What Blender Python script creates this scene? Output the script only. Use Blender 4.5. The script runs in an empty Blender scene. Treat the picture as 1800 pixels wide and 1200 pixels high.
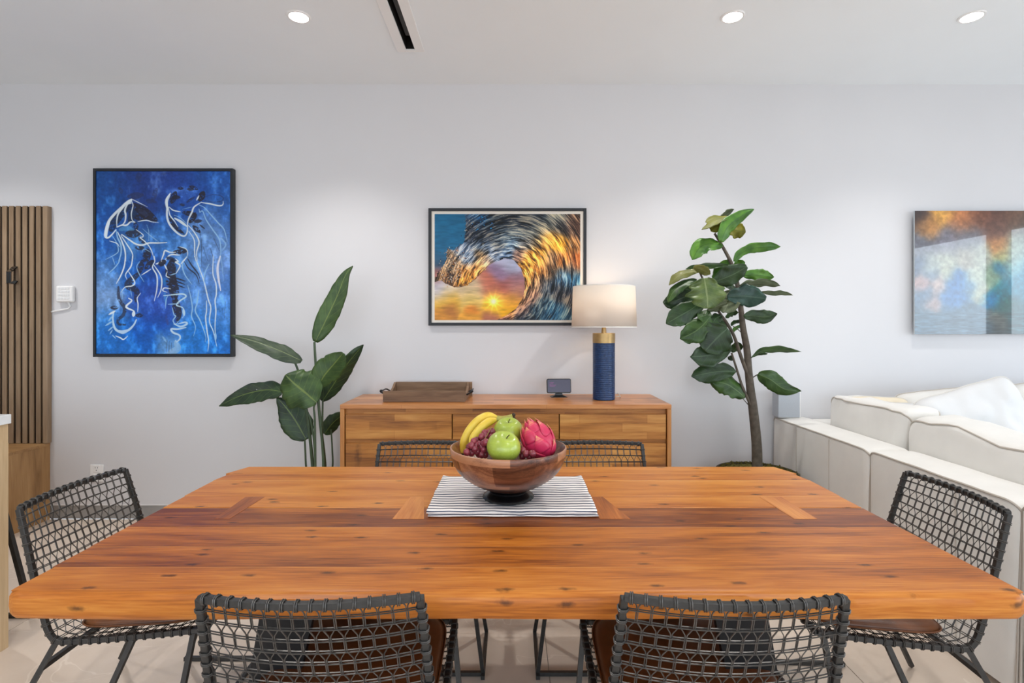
import bpy, bmesh, math, random
import numpy as np
from mathutils import Vector, Matrix, noise

# ------------------------------------------------------------------ camera, world, light, exposure
S = bpy.context.scene
COL = S.collection
F = 950.0            # focal length in pixels of the 1800 px wide frame
HZ = 572.0           # horizon row
CAMZ = 1.39
WALL = 3.884         # far wall
CEIL = 3.122
LX, RX, BY = -5.2, 6.0, -3.6      # left wall, right wall, back wall

cam_data = bpy.data.cameras.new('camera')
cam = bpy.data.objects.new('camera', cam_data)
COL.objects.link(cam)
cam.location = (0, 0, CAMZ)
cam.rotation_euler = (math.radians(90), 0, 0)
cam_data.sensor_width = 36
cam_data.lens = 36 * F / 1800
cam_data.shift_y = -(600 - HZ) / 1800
cam_data.clip_start = 0.05
S.camera = cam

world = bpy.data.worlds.new('world')
S.world = world
world.use_nodes = True
wn = world.node_tree.nodes
bg = wn['Background']
bg.inputs['Color'].default_value = (0.78, 0.89, 1.0, 1)
bg.inputs['Strength'].default_value = 2.2

vs = S.view_settings
vs.view_transform = 'Standard'
vs.look = 'None'
vs.exposure = 0.42
vs.gamma = 1.0
vs.use_curve_mapping = False
S.cycles.max_bounces = 10
S.cycles.diffuse_bounces = 6
S.cycles.sample_clamp_indirect = 6

def area_light(name, loc, rot, sx, sy, power, color):
    l = bpy.data.lights.new(name, 'AREA')
    l.shape = 'RECTANGLE'; l.size = sx; l.size_y = sy; l.energy = power; l.color = color
    o = bpy.data.objects.new(name, l); COL.objects.link(o)
    o.location = loc; o.rotation_euler = rot
    return o
def spot_light(name, loc, power, color, angle=110, blend=0.9, r=0.05):
    l = bpy.data.lights.new(name, 'SPOT')
    l.energy = power; l.color = color; l.spot_size = math.radians(angle); l.spot_blend = blend
    l.shadow_soft_size = r
    o = bpy.data.objects.new(name, l); COL.objects.link(o)
    o.location = loc
    return o
# daylight entering through the glazed right side and the glazed side behind the camera
area_light('window_daylight', (RX + 0.3, 0.0, 1.5), (math.radians(90), 0, math.radians(90)), 6.5, 2.5, 75, (0.86, 0.93, 1.0))
area_light('window_daylight', (-0.3, BY - 0.3, 1.5), (math.radians(90), 0, 0), 9.0, 2.4, 45, (0.88, 0.94, 1.0))
DOWN = [(-1.196, 3.03), (1.237, 3.03), (2.577, 3.03), (-3.6, 3.03),
        (-1.196, 0.7), (1.237, 0.7), (3.6, 0.7), (-3.6, 0.7), (-1.196, -1.8), (1.237, -1.8)]
for k, (x, y) in enumerate(DOWN):
    spot_light('downlight_beam', (x, y, CEIL - 0.035), 36 if k in (2, 6) else 60, (1.0, 0.965, 0.93))

def X3(px, d): return (px - 900.0) / F * d
def Z3(py, d): return CAMZ - (py - HZ) / F * d
def P3(px, py, d): return (X3(px, d), d, Z3(py, d))

# ------------------------------------------------------------------ helpers
def srgb(r, g, b):
    def f(c):
        c /= 255.0
        return c / 12.92 if c <= 0.04045 else ((c + 0.055) / 1.055) ** 2.4
    return (f(r), f(g), f(b), 1.0)

def new_mat(name):
    m = bpy.data.materials.new(name); m.use_nodes = True
    return m, m.node_tree.nodes, m.node_tree.links, m.node_tree.nodes['Principled BSDF']

def mat(name, col, rough=0.5, metal=0.0, noise_amt=0.0, noise_scale=20, bump=0.0, bump_scale=200, spec=0.5, coat=0.0,
        emit=None, emit_s=0.0, sheen=0.0, stretch=(1, 1, 1)):
    m, N, L, b = new_mat(name)
    b.inputs['Base Color'].default_value = col
    b.inputs['Roughness'].default_value = rough
    b.inputs['Metallic'].default_value = metal
    b.inputs['Specular IOR Level'].default_value = spec
    b.inputs['Coat Weight'].default_value = coat
    b.inputs['Sheen Weight'].default_value = sheen
    tc = N.new('ShaderNodeTexCoord'); mp = N.new('ShaderNodeMapping')
    mp.inputs['Scale'].default_value = stretch
    L.new(tc.outputs['Object'], mp.inputs['Vector'])
    if noise_amt > 0:
        n = N.new('ShaderNodeTexNoise'); n.inputs['Scale'].default_value = noise_scale; n.inputs['Detail'].default_value = 5
        L.new(mp.outputs[0], n.inputs['Vector'])
        r = N.new('ShaderNodeValToRGB')
        lo = [max(0, c * (1 - noise_amt)) for c in col[:3]] + [1]
        hi = [min(1, c * (1 + noise_amt)) for c in col[:3]] + [1]
        r.color_ramp.elements[0].position = 0.3; r.color_ramp.elements[0].color = lo
        r.color_ramp.elements[1].position = 0.7; r.color_ramp.elements[1].color = hi
        L.new(n.outputs['Fac'], r.inputs['Fac']); L.new(r.outputs['Color'], b.inputs['Base Color'])
    if bump > 0:
        n2 = N.new('ShaderNodeTexNoise'); n2.inputs['Scale'].default_value = bump_scale; n2.inputs['Detail'].default_value = 3
        L.new(mp.outputs[0], n2.inputs['Vector'])
        bp = N.new('ShaderNodeBump'); bp.inputs['Strength'].default_value = bump; bp.inputs['Distance'].default_value = 0.002
        L.new(n2.outputs['Fac'], bp.inputs['Height']); L.new(bp.outputs['Normal'], b.inputs['Normal'])
    if emit is not None:
        b.inputs['Emission Color'].default_value = emit; b.inputs['Emission Strength'].default_value = emit_s
    return m

def wood(name, cols, axis='X', scale=1.0, rough=0.4, spread=0.12, blocks=None, knots=0.0, tone=False, coat=0.0, fine=0.28, sap=0.0, spec=0.5):
    """grain stretched along one axis; cols = dark, mid, light (linear); each object gets its own offset and tone"""
    m, N, L, b = new_mat(name)
    b.inputs['Roughness'].default_value = rough
    b.inputs['Coat Weight'].default_value = coat
    b.inputs['Coat Roughness'].default_value = 0.25
    b.inputs['Specular IOR Level'].default_value = spec
    tc = N.new('ShaderNodeTexCoord'); oi = N.new('ShaderNodeObjectInfo')
    off = N.new('ShaderNodeVectorMath'); off.operation = 'SCALE'; off.inputs[0].default_value = (13.1, 7.7, 5.3)
    L.new(oi.outputs['Random'], off.inputs['Scale'])
    add = N.new('ShaderNodeVectorMath'); add.operation = 'ADD'
    L.new(tc.outputs['Object'], add.inputs[0]); L.new(off.outputs[0], add.inputs[1])
    src = add.outputs[0]
    def mapped(sc):
        mp = N.new('ShaderNodeMapping')
        mp.inputs['Scale'].default_value = sc
        L.new(src, mp.inputs['Vector']); return mp.outputs[0]
    def ax(a, bb):
        return {'X': (a, bb, bb), 'Y': (bb, a, bb), 'Z': (bb, bb, a)}[axis]
    n1 = N.new('ShaderNodeTexNoise'); n1.inputs['Scale'].default_value = 1.0 * scale; n1.inputs['Detail'].default_value = 6
    n1.inputs['Distortion'].default_value = 0.8
    L.new(mapped(ax(1.6, 14)), n1.inputs['Vector'])
    n2 = N.new('ShaderNodeTexNoise'); n2.inputs['Scale'].default_value = 1.0 * scale; n2.inputs['Detail'].default_value = 4
    L.new(mapped(ax(9, 190)), n2.inputs['Vector'])
    mx = N.new('ShaderNodeMath'); mx.operation = 'MULTIPLY_ADD'; mx.inputs[1].default_value = fine
    L.new(n2.outputs['Fac'], mx.inputs[0]); 
    m1 = N.new('ShaderNodeMath'); m1.operation = 'MULTIPLY'; m1.inputs[1].default_value = 1 - fine
    L.new(n1.outputs['Fac'], m1.inputs[0]); L.new(m1.outputs[0], mx.inputs[2])
    fac = mx.outputs[0]
    # tone shift
    rnd = N.new('ShaderNodeMath'); rnd.operation = 'MULTIPLY_ADD'; rnd.inputs[1].default_value = spread; rnd.inputs[2].default_value = -spread / 2
    L.new(oi.outputs['Random'], rnd.inputs[0])
    a2 = N.new('ShaderNodeMath'); a2.operation = 'ADD'; L.new(fac, a2.inputs[0]); L.new(rnd.outputs[0], a2.inputs[1]); fac = a2.outputs[0]
    if blocks:
        br = N.new('ShaderNodeTexBrick'); br.offset = 0.37; br.squash = 1.0
        br.inputs['Color1'].default_value = (0, 0, 0, 1); br.inputs['Color2'].default_value = (1, 1, 1, 1)
        br.inputs['Mortar'].default_value = (0.2, 0.2, 0.2, 1); br.inputs['Mortar Size'].default_value = 0.002
        br.inputs['Scale'].default_value = 1; br.inputs['Brick Width'].default_value = blocks[0]; br.inputs['Row Height'].default_value = blocks[1]
        sp = N.new('ShaderNodeSeparateXYZ'); cb = N.new('ShaderNodeCombineXYZ')
        L.new(src, sp.inputs[0])
        L.new(sp.outputs['X'], cb.inputs['X'])
        L.new(sp.outputs[blocks[2]], cb.inputs['Y'])
        L.new(cb.outputs[0], br.inputs['Vector'])
        bm_ = N.new('ShaderNodeMath'); bm_.operation = 'MULTIPLY_ADD'; bm_.inputs[1].default_value = 0.2; 
        L.new(br.outputs['Color'], bm_.inputs[0]); 
        sb = N.new('ShaderNodeMath'); sb.operation = 'SUBTRACT'; sb.inputs[1].default_value = 0.1
        L.new(fac, sb.inputs[0]); L.new(sb.outputs[0], bm_.inputs[2]); fac = bm_.outputs[0]
    if tone:
        at = N.new('ShaderNodeAttribute'); at.attribute_name = 'tone'
        t2 = N.new('ShaderNodeMath'); t2.operation = 'ADD'; L.new(fac, t2.inputs[0])
        t3 = N.new('ShaderNodeMath'); t3.operation = 'MULTIPLY_ADD'; t3.inputs[1].default_value = 0.6; t3.inputs[2].default_value = -0.28
        L.new(at.outputs['Fac'], t3.inputs[0]); L.new(t3.outputs[0], t2.inputs[1]); fac = t2.outputs[0]
    r = N.new('ShaderNodeValToRGB'); e = r.color_ramp.elements
    e[0].position = 0.30; e[0].color = cols[0]
    e[1].position = 0.72; e[1].color = cols[2]
    em = e.new(0.50); em.color = cols[1]
    L.new(fac, r.inputs['Fac'])
    colout = r.outputs['Color']
    if knots > 0:
        v = N.new('ShaderNodeTexVoronoi'); v.inputs['Scale'].default_value = 1.0
        flat = fine > .35
        if flat: v.voronoi_dimensions = '2D'
        ks = ax(5.0, 14); ks = (ks[0], ks[1], 1.2) if axis != 'Z' else ks; 
        if flat:      # unfold the front face so that knots keep their shape round the edge
            s1 = N.new('ShaderNodeSeparateXYZ'); c1 = N.new('ShaderNodeCombineXYZ'); sbt = N.new('ShaderNodeMath'); sbt.operation = 'SUBTRACT'
            L.new(mapped(ks[:1] + (ks[1], ks[1])), s1.inputs[0]); L.new(s1.outputs['Y'], sbt.inputs[0]); L.new(s1.outputs['Z'], sbt.inputs[1])
            L.new(s1.outputs['X'], c1.inputs['X']); L.new(sbt.outputs[0], c1.inputs['Y']); L.new(c1.outputs[0], v.inputs['Vector'])
        else: L.new(mapped(ks), v.inputs['Vector'])
        kr = N.new('ShaderNodeValToRGB'); kr.color_ramp.elements[0].position = 0.03; kr.color_ramp.elements[0].color = (1, 1, 1, 1)
        kr.color_ramp.elements[1].position = 0.13; kr.color_ramp.elements[1].color = (0, 0, 0, 1)
        nd = N.new('ShaderNodeTexNoise'); nd.inputs['Scale'].default_value = 60; nd.inputs['Detail'].default_value = 3
        L.new(src, nd.inputs['Vector'])
        dd = N.new('ShaderNodeMath'); dd.operation = 'MULTIPLY_ADD'; dd.inputs[1].default_value = 0.16; 
        L.new(nd.outputs['Fac'], dd.inputs[0]); 
        ds = N.new('ShaderNodeMath'); ds.operation = 'SUBTRACT'; ds.inputs[1].default_value = 0.08
        L.new(v.outputs['Distance'], ds.inputs[0]); L.new(ds.outputs[0], dd.inputs[2])
        L.new(dd.outputs[0], kr.inputs['Fac'])
        sel = N.new('ShaderNodeSeparateColor'); L.new(v.outputs['Color'], sel.inputs[0])
        gt = N.new('ShaderNodeMath'); gt.operation = 'GREATER_THAN'; gt.inputs[1].default_value = 0.66 if flat else 0.5
        L.new(sel.outputs[0], gt.inputs[0])
        ml = N.new('ShaderNodeMath'); ml.operation = 'MULTIPLY'; L.new(kr.outputs['Color'], ml.inputs[0]); L.new(gt.outputs[0], ml.inputs[1])
        m3 = N.new('ShaderNodeMath'); m3.operation = 'MULTIPLY'; m3.inputs[1].default_value = knots; L.new(ml.outputs[0], m3.inputs[0])
        mix = N.new('ShaderNodeMixRGB'); mix.inputs['Color2'].default_value = tuple(c * 0.12 for c in cols[0][:3]) + (1,)
        L.new(m3.outputs[0], mix.inputs['Fac']); L.new(colout, mix.inputs['Color1']); colout = mix.outputs['Color']
    if sap > 0:      # pale sapwood along one long edge of each board
        sg = N.new('ShaderNodeSeparateXYZ'); L.new(tc.outputs['Generated'], sg.inputs[0])
        sn_ = N.new('ShaderNodeMath'); sn_.operation = 'MULTIPLY_ADD'; sn_.inputs[1].default_value = 0.09; L.new(n1.outputs['Fac'], sn_.inputs[0]); L.new(sg.outputs['Y'], sn_.inputs[2])
        sr = N.new('ShaderNodeMapRange'); sr.inputs['From Min'].default_value = 0.985; sr.inputs['From Max'].default_value = 1.03; sr.inputs['To Max'].default_value = sap
        L.new(sn_.outputs[0], sr.inputs['Value'])
        sm_ = N.new('ShaderNodeMixRGB'); sm_.inputs['Color2'].default_value = srgb(226, 176, 104)
        L.new(sr.outputs[0], sm_.inputs['Fac']); L.new(colout, sm_.inputs['Color1']); colout = sm_.outputs['Color']
    L.new(colout, b.inputs['Base Color'])
    bp = N.new('ShaderNodeBump'); bp.inputs['Strength'].default_value = 0.12; bp.inputs['Distance'].default_value = 0.002
    L.new(n2.outputs['Fac'], bp.inputs['Height']); L.new(bp.outputs['Normal'], b.inputs['Normal'])
    return m

class MB:
    """mesh builder: collects shapes in world (or local) coordinates"""
    def __init__(s): s.v = []; s.f = []; s.t = []
    def add(s, vs_, fs, tone=None):
        n = len(s.v); s.v += [tuple(v) for v in vs_]; s.f += [tuple(i + n for i in f) for f in fs]
        s.t += [0.5 if tone is None else tone] * len(fs)
        return s
    def box(s, x0, x1, y0, y1, z0, z1, M=None):
        vs_ = [(x, y, z) for x in (x0, x1) for y in (y0, y1) for z in (z0, z1)]
        if M is not None: vs_ = [tuple(M @ Vector(v)) for v in vs_]
        return s.add(vs_, [(0, 1, 3, 2), (4, 6, 7, 5), (0, 4, 5, 1), (2, 3, 7, 6), (0, 2, 6, 4), (1, 5, 7, 3)])
    def tube(s, pts, r, n=8, closed=False, cap=True, square=False, up=None):
        pts = [Vector(p) for p in pts]; m = len(pts)
        rs = r if isinstance(r, (list, tuple)) else [r] * m
        rings = []; prev = None
        for i, p in enumerate(pts):
            a = pts[(i - 1) % m] if (closed or i > 0) else p
            b = pts[(i + 1) % m] if (closed or i < m - 1) else p
            t = (b - a)
            if t.length < 1e-9: t = Vector((0, 0, 1))
            t.normalize()
            if prev is None:
                ref = Vector(up) if up else (Vector((0, 0, 1)) if abs(t.z) < 0.9 else Vector((0, 1, 0)))
                u = (ref - t * ref.dot(t)).normalized()
            else:
                u = prev - t * prev.dot(t)
                if u.length < 1e-6: u = t.orthogonal()
                u.normalize()
            prev = u; w = t.cross(u)
            ring = []
            for k in range(n):
                ang = 2 * math.pi * k / n + (math.pi / 4 if square else 0)
                ring.append(p + (u * math.cos(ang) + w * math.sin(ang)) * rs[i] * (1.4142 if square else 1))
            rings.append(ring)
        vs_ = [v for rg in rings for v in rg]; fs = []
        for i in range(m if closed else m - 1):
            j = (i + 1) % m
            for k in range(n):
                k2 = (k + 1) % n
                fs.append((i * n + k, i * n + k2, j * n + k2, j * n + k))
        if cap and not closed:
            fs.append(tuple(range(n - 1, -1, -1))); fs.append(tuple((m - 1) * n + k for k in range(n)))
        return s.add(vs_, fs)
    def bar(s, a, b, r, up=None): return s.tube([a, b], r, n=4, square=True, up=up)
    def lathe(s, prof, c=(0, 0, 0), n=32, cap=False, tonef=None):
        m = len(prof); vs_ = []
        for (r, z) in prof:
            for k in range(n):
                a = 2 * math.pi * k / n
                vs_.append((c[0] + r * math.cos(a), c[1] + r * math.sin(a), c[2] + z))
        base = len(s.v); s.v += vs_
        for i in range(m - 1):
            for k in range(n):
                k2 = (k + 1) % n
                s.f.append((base + i * n + k, base + i * n + k2, base + (i + 1) * n + k2, base + (i + 1) * n + k))
                s.t.append(tonef(i, k / n) if tonef else 0.5)
        if cap:
            s.f.append(tuple(base + k for k in range(n - 1, -1, -1))); s.t.append(0.5)
            s.f.append(tuple(base + (m - 1) * n + k for k in range(n))); s.t.append(0.5)
        return s
    def grid(s, rows, closeu=False, closev=False, tone=None):
        h = len(rows); w = len(rows[0]); fs = []
        for i in range(h if closev else h - 1):
            for j in range(w if closeu else w - 1):
                a = i * w + j; b = i * w + (j + 1) % w; c = ((i + 1) % h) * w + (j + 1) % w; d = ((i + 1) % h) * w + j
                fs.append((a, b, c, d))
        return s.add([v for r in rows for v in r], fs, tone)
    def sphere(s, c, r, nu=14, nv=9, sc=(1, 1, 1)):
        rows = []
        for i in range(nv + 1):
            th = math.pi * i / nv
            rows.append([(c[0] + r * sc[0] * math.sin(th) * math.cos(2 * math.pi * k / nu), c[1] + r * sc[1] * math.sin(th) * math.sin(2 * math.pi * k / nu),
                          c[2] + r * sc[2] * math.cos(th)) for k in range(nu)])
        return s.grid(rows, closeu=True)

def wloc(o):
    v = Vector((0, 0, 0))
    while o is not None: v += o.location; o = o.parent
    return v

def tag(o, label=None, cat=None, group=None, kind=None):
    if label: o['label'] = label
    if cat: o['category'] = cat
    if group: o['group'] = group
    if kind: o['kind'] = kind
    return o

def obj(name, mb, m, parent=None, smooth=False, bevel=0.0, seg=2, origin=None, angle=40, recalc=False, label=None, kind=None, subs=0, solid=0.0):
    """link the collected shapes as ONE mesh object (input in world coordinates)"""
    me = bpy.data.meshes.new(name)
    if parent is not None: o0 = wloc(parent)
    elif origin is not None: o0 = Vector(origin)
    else:
        xs = [v[0] for v in mb.v]; ys = [v[1] for v in mb.v]; zs = [v[2] for v in mb.v]
        o0 = Vector(((min(xs) + max(xs)) / 2, (min(ys) + max(ys)) / 2, min(zs)))
    me.from_pydata([(v[0] - o0.x, v[1] - o0.y, v[2] - o0.z) for v in mb.v], [], mb.f)
    if any(abs(t - 0.5) > 1e-6 for t in mb.t) and len(mb.t) == len(me.polygons):
        at = me.attributes.new('tone', 'FLOAT', 'FACE'); at.data.foreach_set('value', mb.t)
    if recalc:
        b = bmesh.new(); b.from_mesh(me); bmesh.ops.remove_doubles(b, verts=b.verts, dist=1e-6)
        bmesh.ops.recalc_face_normals(b, faces=b.faces); b.to_mesh(me); b.free()
    me.materials.append(m)
    if smooth:
        me.polygons.foreach_set('use_smooth', [True] * len(me.polygons))
        if angle < 179:
            me.set_sharp_from_angle(angle=math.radians(angle))
    me.update()
    o = bpy.data.objects.new(name, me); COL.objects.link(o)
    if parent is not None: o.parent = parent
    else: o.location = o0
    if bevel > 0:
        md = o.modifiers.new('bevel', 'BEVEL'); md.width = bevel; md.segments = seg; md.limit_method = 'ANGLE'; md.angle_limit = math.radians(35)
        md.harden_normals = False
    if solid > 0:
        md = o.modifiers.new('solid', 'SOLIDIFY'); md.thickness = solid; md.offset = 0
    if subs:
        md = o.modifiers.new('sub', 'SUBSURF'); md.levels = subs; md.render_levels = subs
    if label: o['label'] = label
    if kind: o['kind'] = kind
    return o

def thing(name, label, cat, loc=(0, 0, 0), group=None):
    o = bpy.data.objects.new(name, None); COL.objects.link(o)
    o.location = loc; o.empty_display_size = 0.1
    return tag(o, label, cat, group)

def copy_thing(root, loc, rz, label=None):
    r = root.copy(); COL.objects.link(r); r.location = loc; r.rotation_euler = (0, 0, rz)
    if label: r['label'] = label
    for ch in list(root.children):
        c = ch.copy(); COL.objects.link(c); c.parent = r
        for g in list(ch.children):
            d = g.copy(); COL.objects.link(d); d.parent = c
    return r

def catmull(pts, n=8):
    pts = [Vector(p) for p in pts]
    if len(pts) < 3: 
        return [pts[0].lerp(pts[-1], i / n) for i in range(n + 1)]
    out = []
    q = [pts[0] * 2 - pts[1]] + pts + [pts[-1] * 2 - pts[-2]]
    for i in range(1, len(q) - 2):
        p0, p1, p2, p3 = q[i - 1:i + 3]
        for k in range(n):
            t = k / n
            out.append(0.5 * ((2 * p1) + (p2 - p0) * t + (2 * p0 - 5 * p1 + 4 * p2 - p3) * t * t + (3 * p1 - p0 - 3 * p2 + p3) * t ** 3))
    out.append(pts[-1]); return out
def nz(x, y, z=0.0): return noise.noise(Vector((x, y, z)))

# ------------------------------------------------------------------ materials
WHITE = mat('wall_paint', srgb(214, 214, 217), 0.6, noise_amt=0.01, noise_scale=2, bump=0.05, bump_scale=300)
CEILM = mat('ceiling_paint', srgb(236, 241, 245), 0.7, noise_amt=0.01, noise_scale=2)
BASEB = mat('baseboard_stone', srgb(150, 148, 146), 0.5, noise_amt=0.12, noise_scale=9)
DARKM = mat('dark_metal', srgb(58, 57, 56), 0.42, 0.45, noise_amt=0.15, noise_scale=60)
WIREM = mat('wire_metal', srgb(86, 84, 82), 0.36, 0.6, noise_amt=0.2, noise_scale=90)
BLACKM = mat('black_steel', srgb(30, 30, 32), 0.45, 0.5)
BLACK = mat('black_lacquer', srgb(20, 20, 22), 0.35)
LEATHER = mat('tan_leather', srgb(100, 58, 30), 0.32, noise_amt=0.25, noise_scale=14, bump=0.25, bump_scale=400)
SOFA = mat('sofa_linen', srgb(226, 224, 219), 0.85, noise_amt=0.03, noise_scale=8, bump=0.35, bump_scale=900, sheen=0.2)
SOFAP = mat('sofa_piping', srgb(186, 178, 168), 0.85)
PILLOW = mat('pillow_linen', srgb(216, 217, 218), 0.85, noise_amt=0.02, noise_scale=6, bump=0.25, bump_scale=800, sheen=0.2)
TCOL = (srgb(110, 52, 14), srgb(176, 101, 32), srgb(208, 138, 60))
TABLEW = wood('table_wood', TCOL, 'X', 1.0, 0.38, spread=0.32, knots=0.75, coat=0.0, fine=0.40, sap=0.16, spec=0.32)
TABLES = wood('table_sapwood', TCOL, 'X', 1.0, 0.38, spread=0.2, knots=0.9, coat=0.0, fine=0.40, sap=0.42, spec=0.32)
INLAYW = wood('inlay_wood', (srgb(124, 64, 24), srgb(176, 100, 38), srgb(206, 136, 66)), 'Y', 1.0, 0.38, spread=0.3, spec=0.32)
TEAK = wood('teak', (srgb(126, 74, 26), srgb(184, 120, 52), srgb(214, 156, 82)), 'X', 1.0, 0.42, spread=0.1, blocks=(0.42, 0.055, 'Z'), knots=0.5)
TEAKT = wood('teak_top', (srgb(150, 92, 44), srgb(192, 126, 70), srgb(214, 156, 98)), 'X', 1.0, 0.3, spread=0.05, blocks=(0.9, 0.07, 'Y'))
TEAKZ = wood('teak_side', (srgb(140, 84, 38), srgb(180, 118, 60), srgb(206, 150, 88)), 'Z', 1.0, 0.4)
TRAYW = wood('tray_wood', (srgb(88, 64, 46), srgb(122, 94, 70), srgb(150, 120, 92)), 'X', 1.5, 0.6, knots=0.3)
SLATW = wood('slat_wood', (srgb(112, 90, 68), srgb(142, 118, 92), srgb(162, 138, 112)), 'Z', 1.0, 0.5, spread=0.1)
OAKW = wood('oak_panel', (srgb(130, 94, 54), srgb(164, 124, 78), srgb(184, 146, 98)), 'Z', 1.0, 0.45)
ISLW = wood('island_oak', (srgb(186, 158, 120), srgb(208, 182, 144), srgb(220, 198, 164)), 'Z', 0.8, 0.5)
BOWLW = wood('bowl_walnut', (srgb(66, 36, 24), srgb(116, 70, 48), srgb(172, 120, 86)), 'X', 2.2, 0.32, tone=True, coat=0.3)
FRAMEW = wood('window_wood', (srgb(80, 48, 28), srgb(112, 70, 42), srgb(140, 92, 58)), 'Z', 1.0, 0.5)
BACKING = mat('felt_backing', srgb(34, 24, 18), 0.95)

# ------------------------------------------------------------------ the setting
def floor_mat():
    m, N, L, b = new_mat('concrete_floor')
    b.inputs['Roughness'].default_value = 0.35
    tc = N.new('ShaderNodeTexCoord')
    n = N.new('ShaderNodeTexNoise'); n.inputs['Scale'].default_value = 1.6; n.inputs['Detail'].default_value = 9; n.inputs['Roughness'].default_value = 0.62
    L.new(tc.outputs['Object'], n.inputs['Vector'])
    r = N.new('ShaderNodeValToRGB')
    r.color_ramp.elements[0].position = 0.32; r.color_ramp.elements[0].color = srgb(206, 190, 174)
    r.color_ramp.elements[1].position = 0.7; r.color_ramp.elements[1].color = srgb(224, 210, 196)
    L.new(n.outputs['Fac'], r.inputs['Fac'])
    # hairline pale veins
    v = N.new('ShaderNodeTexNoise'); v.inputs['Scale'].default_value = 1.3; v.inputs['Detail'].default_value = 4; v.inputs['Distortion'].default_value = 1.2
    L.new(tc.outputs['Object'], v.inputs['Vector'])
    s = N.new('ShaderNodeMath'); s.operation = 'SUBTRACT'; s.inputs[1].default_value = 0.5; L.new(v.outputs['Fac'], s.inputs[0])
    a = N.new('ShaderNodeMath'); a.operation = 'ABSOLUTE'; L.new(s.outputs[0], a.inputs[0])
    c = N.new('ShaderNodeMath'); c.operation = 'LESS_THAN'; c.inputs[1].default_value = 0.0022; L.new(a.outputs[0], c.inputs[0])
    c2 = N.new('ShaderNodeMath'); c2.operation = 'MULTIPLY'; c2.inputs[1].default_value = 0.35; L.new(c.outputs[0], c2.inputs[0])
    mx = N.new('ShaderNodeMixRGB'); mx.inputs['Color2'].default_value = srgb(240, 230, 218)
    L.new(c2.outputs[0], mx.inputs['Fac']); L.new(r.outputs['Color'], mx.inputs['Color1'])
    L.new(mx.outputs['Color'], b.inputs['Base Color'])
    return m
FLOORM = floor_mat()
JOINT = mat('tile_joint', srgb(150, 141, 132), 0.7)

def struct(name, mb, m, parent=None, bevel=0, **k):
    o = obj(name, mb, m, parent, bevel=bevel, **k)
    if parent is None: o['kind'] = 'structure'
    return o
fl = struct('floor', MB().box(LX, RX, BY, WALL, -0.10, -0.004), JOINT, origin=(0, 0, 0))
TW = 1.22
for i in range(-5, 6):
    for j in range(-3, 5):
        x0 = 0.15 + i * TW; y0 = 0.28 + j * TW
        a0, a1, b0, b1 = max(x0, LX), min(x0 + TW - 0.003, RX), max(y0, BY), min(y0 + TW - 0.003, WALL)
        if a1 - a0 > 0.02 and b1 - b0 > 0.02:
            o = obj('floor_tile', MB().box(a0, a1, b0, b1, -0.004, 0.0), FLOORM, fl)
wf = struct('wall_far', MB().box(LX, RX, WALL, WALL + 0.15, 0.10, CEIL), WHITE, origin=(0, WALL, 0))
struct('baseboard_far', MB().box(LX, RX, WALL + 0.003, WALL + 0.15, 0, 0.10), BASEB, origin=(0, WALL, 0))
struct('trim_1', MB().box(LX, RX, WALL - 0.0015, WALL + 0.02, 0.0985, 0.103), mat('reveal_bead', srgb(244, 244, 244), 0.4), origin=(0, WALL, 0.1))
struct('wall_left', MB().box(LX - 0.15, LX, BY, WALL, 0, CEIL), WHITE)
# ceiling with a slot for the air vent
SX0, SX1, SY0, SY1 = -0.664, -0.608, 0.9, 3.385
cl = MB()
cl.box(LX, SX0, BY, WALL, CEIL, CEIL + 0.14); cl.box(SX1, RX, BY, WALL, CEIL, CEIL + 0.14)
cl.box(SX0, SX1, BY, SY0, CEIL, CEIL + 0.14); cl.box(SX0, SX1, SY1, WALL, CEIL, CEIL + 0.14)
struct('ceiling', cl, CEILM, origin=(0, 0, CEIL))
# glazed right side: timber header, posts, sill
rw = MB()
rw.box(RX, RX + 0.15, BY, WALL, 2.63, CEIL)
struct('wall_right', MB().box(RX, RX + 0.15, 3.1, WALL, 0, 2.63), WHITE)
struct('trim_2', rw, FRAMEW)
for i, (y0, y1) in enumerate([(-3.45, -1.5), (-1.3, 0.83), (1.05, 2.95)]):
    w = MB(); t = 0.10
    w.box(RX, RX + 0.12, y0 - t, y0, 0, 2.63); w.box(RX, RX + 0.12, y1, y1 + t, 0, 2.63)
    w.box(RX, RX + 0.12, y0, y1, 0, 0.09); w.box(RX, RX + 0.12, y0, y1, 2.56, 2.63)
    struct('window_%d' % (i + 1), w, FRAMEW)
# glazed side behind the camera
struct('wall_back', MB().box(LX, RX, BY - 0.15, BY, 2.75, CEIL).box(LX, LX + 0.5, BY - 0.15, BY, 0, 2.75).box(RX - 0.5, RX, BY - 0.15, BY, 0, 2.75), WHITE)
xs = [LX + 0.5, -2.0, 0.7, 3.2, RX - 0.5]
for i in range(4):
    w = MB(); t = 0.08; a, b = xs[i], xs[i + 1]
    w.box(a, a + t, BY - 0.12, BY, 0, 2.75); w.box(b - t, b, BY - 0.12, BY, 0, 2.75)
    w.box(a + t, b - t, BY - 0.12, BY, 0, 0.09); w.box(a + t, b - t, BY - 0.12, BY, 2.66, 2.75)
    struct('window_%d' % (i + 4), w, FRAMEW)
PATIO = mat('patio_paving', srgb(170, 164, 156), 0.8, noise_amt=0.08, noise_scale=3)
pt = MB().box(-25, 30, -25, BY - 0.2, -0.2, -0.06).box(RX + 0.2, 30, BY - 0.2, 25, -0.2, -0.06)
struct('patio_ground', pt, PATIO)

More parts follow.
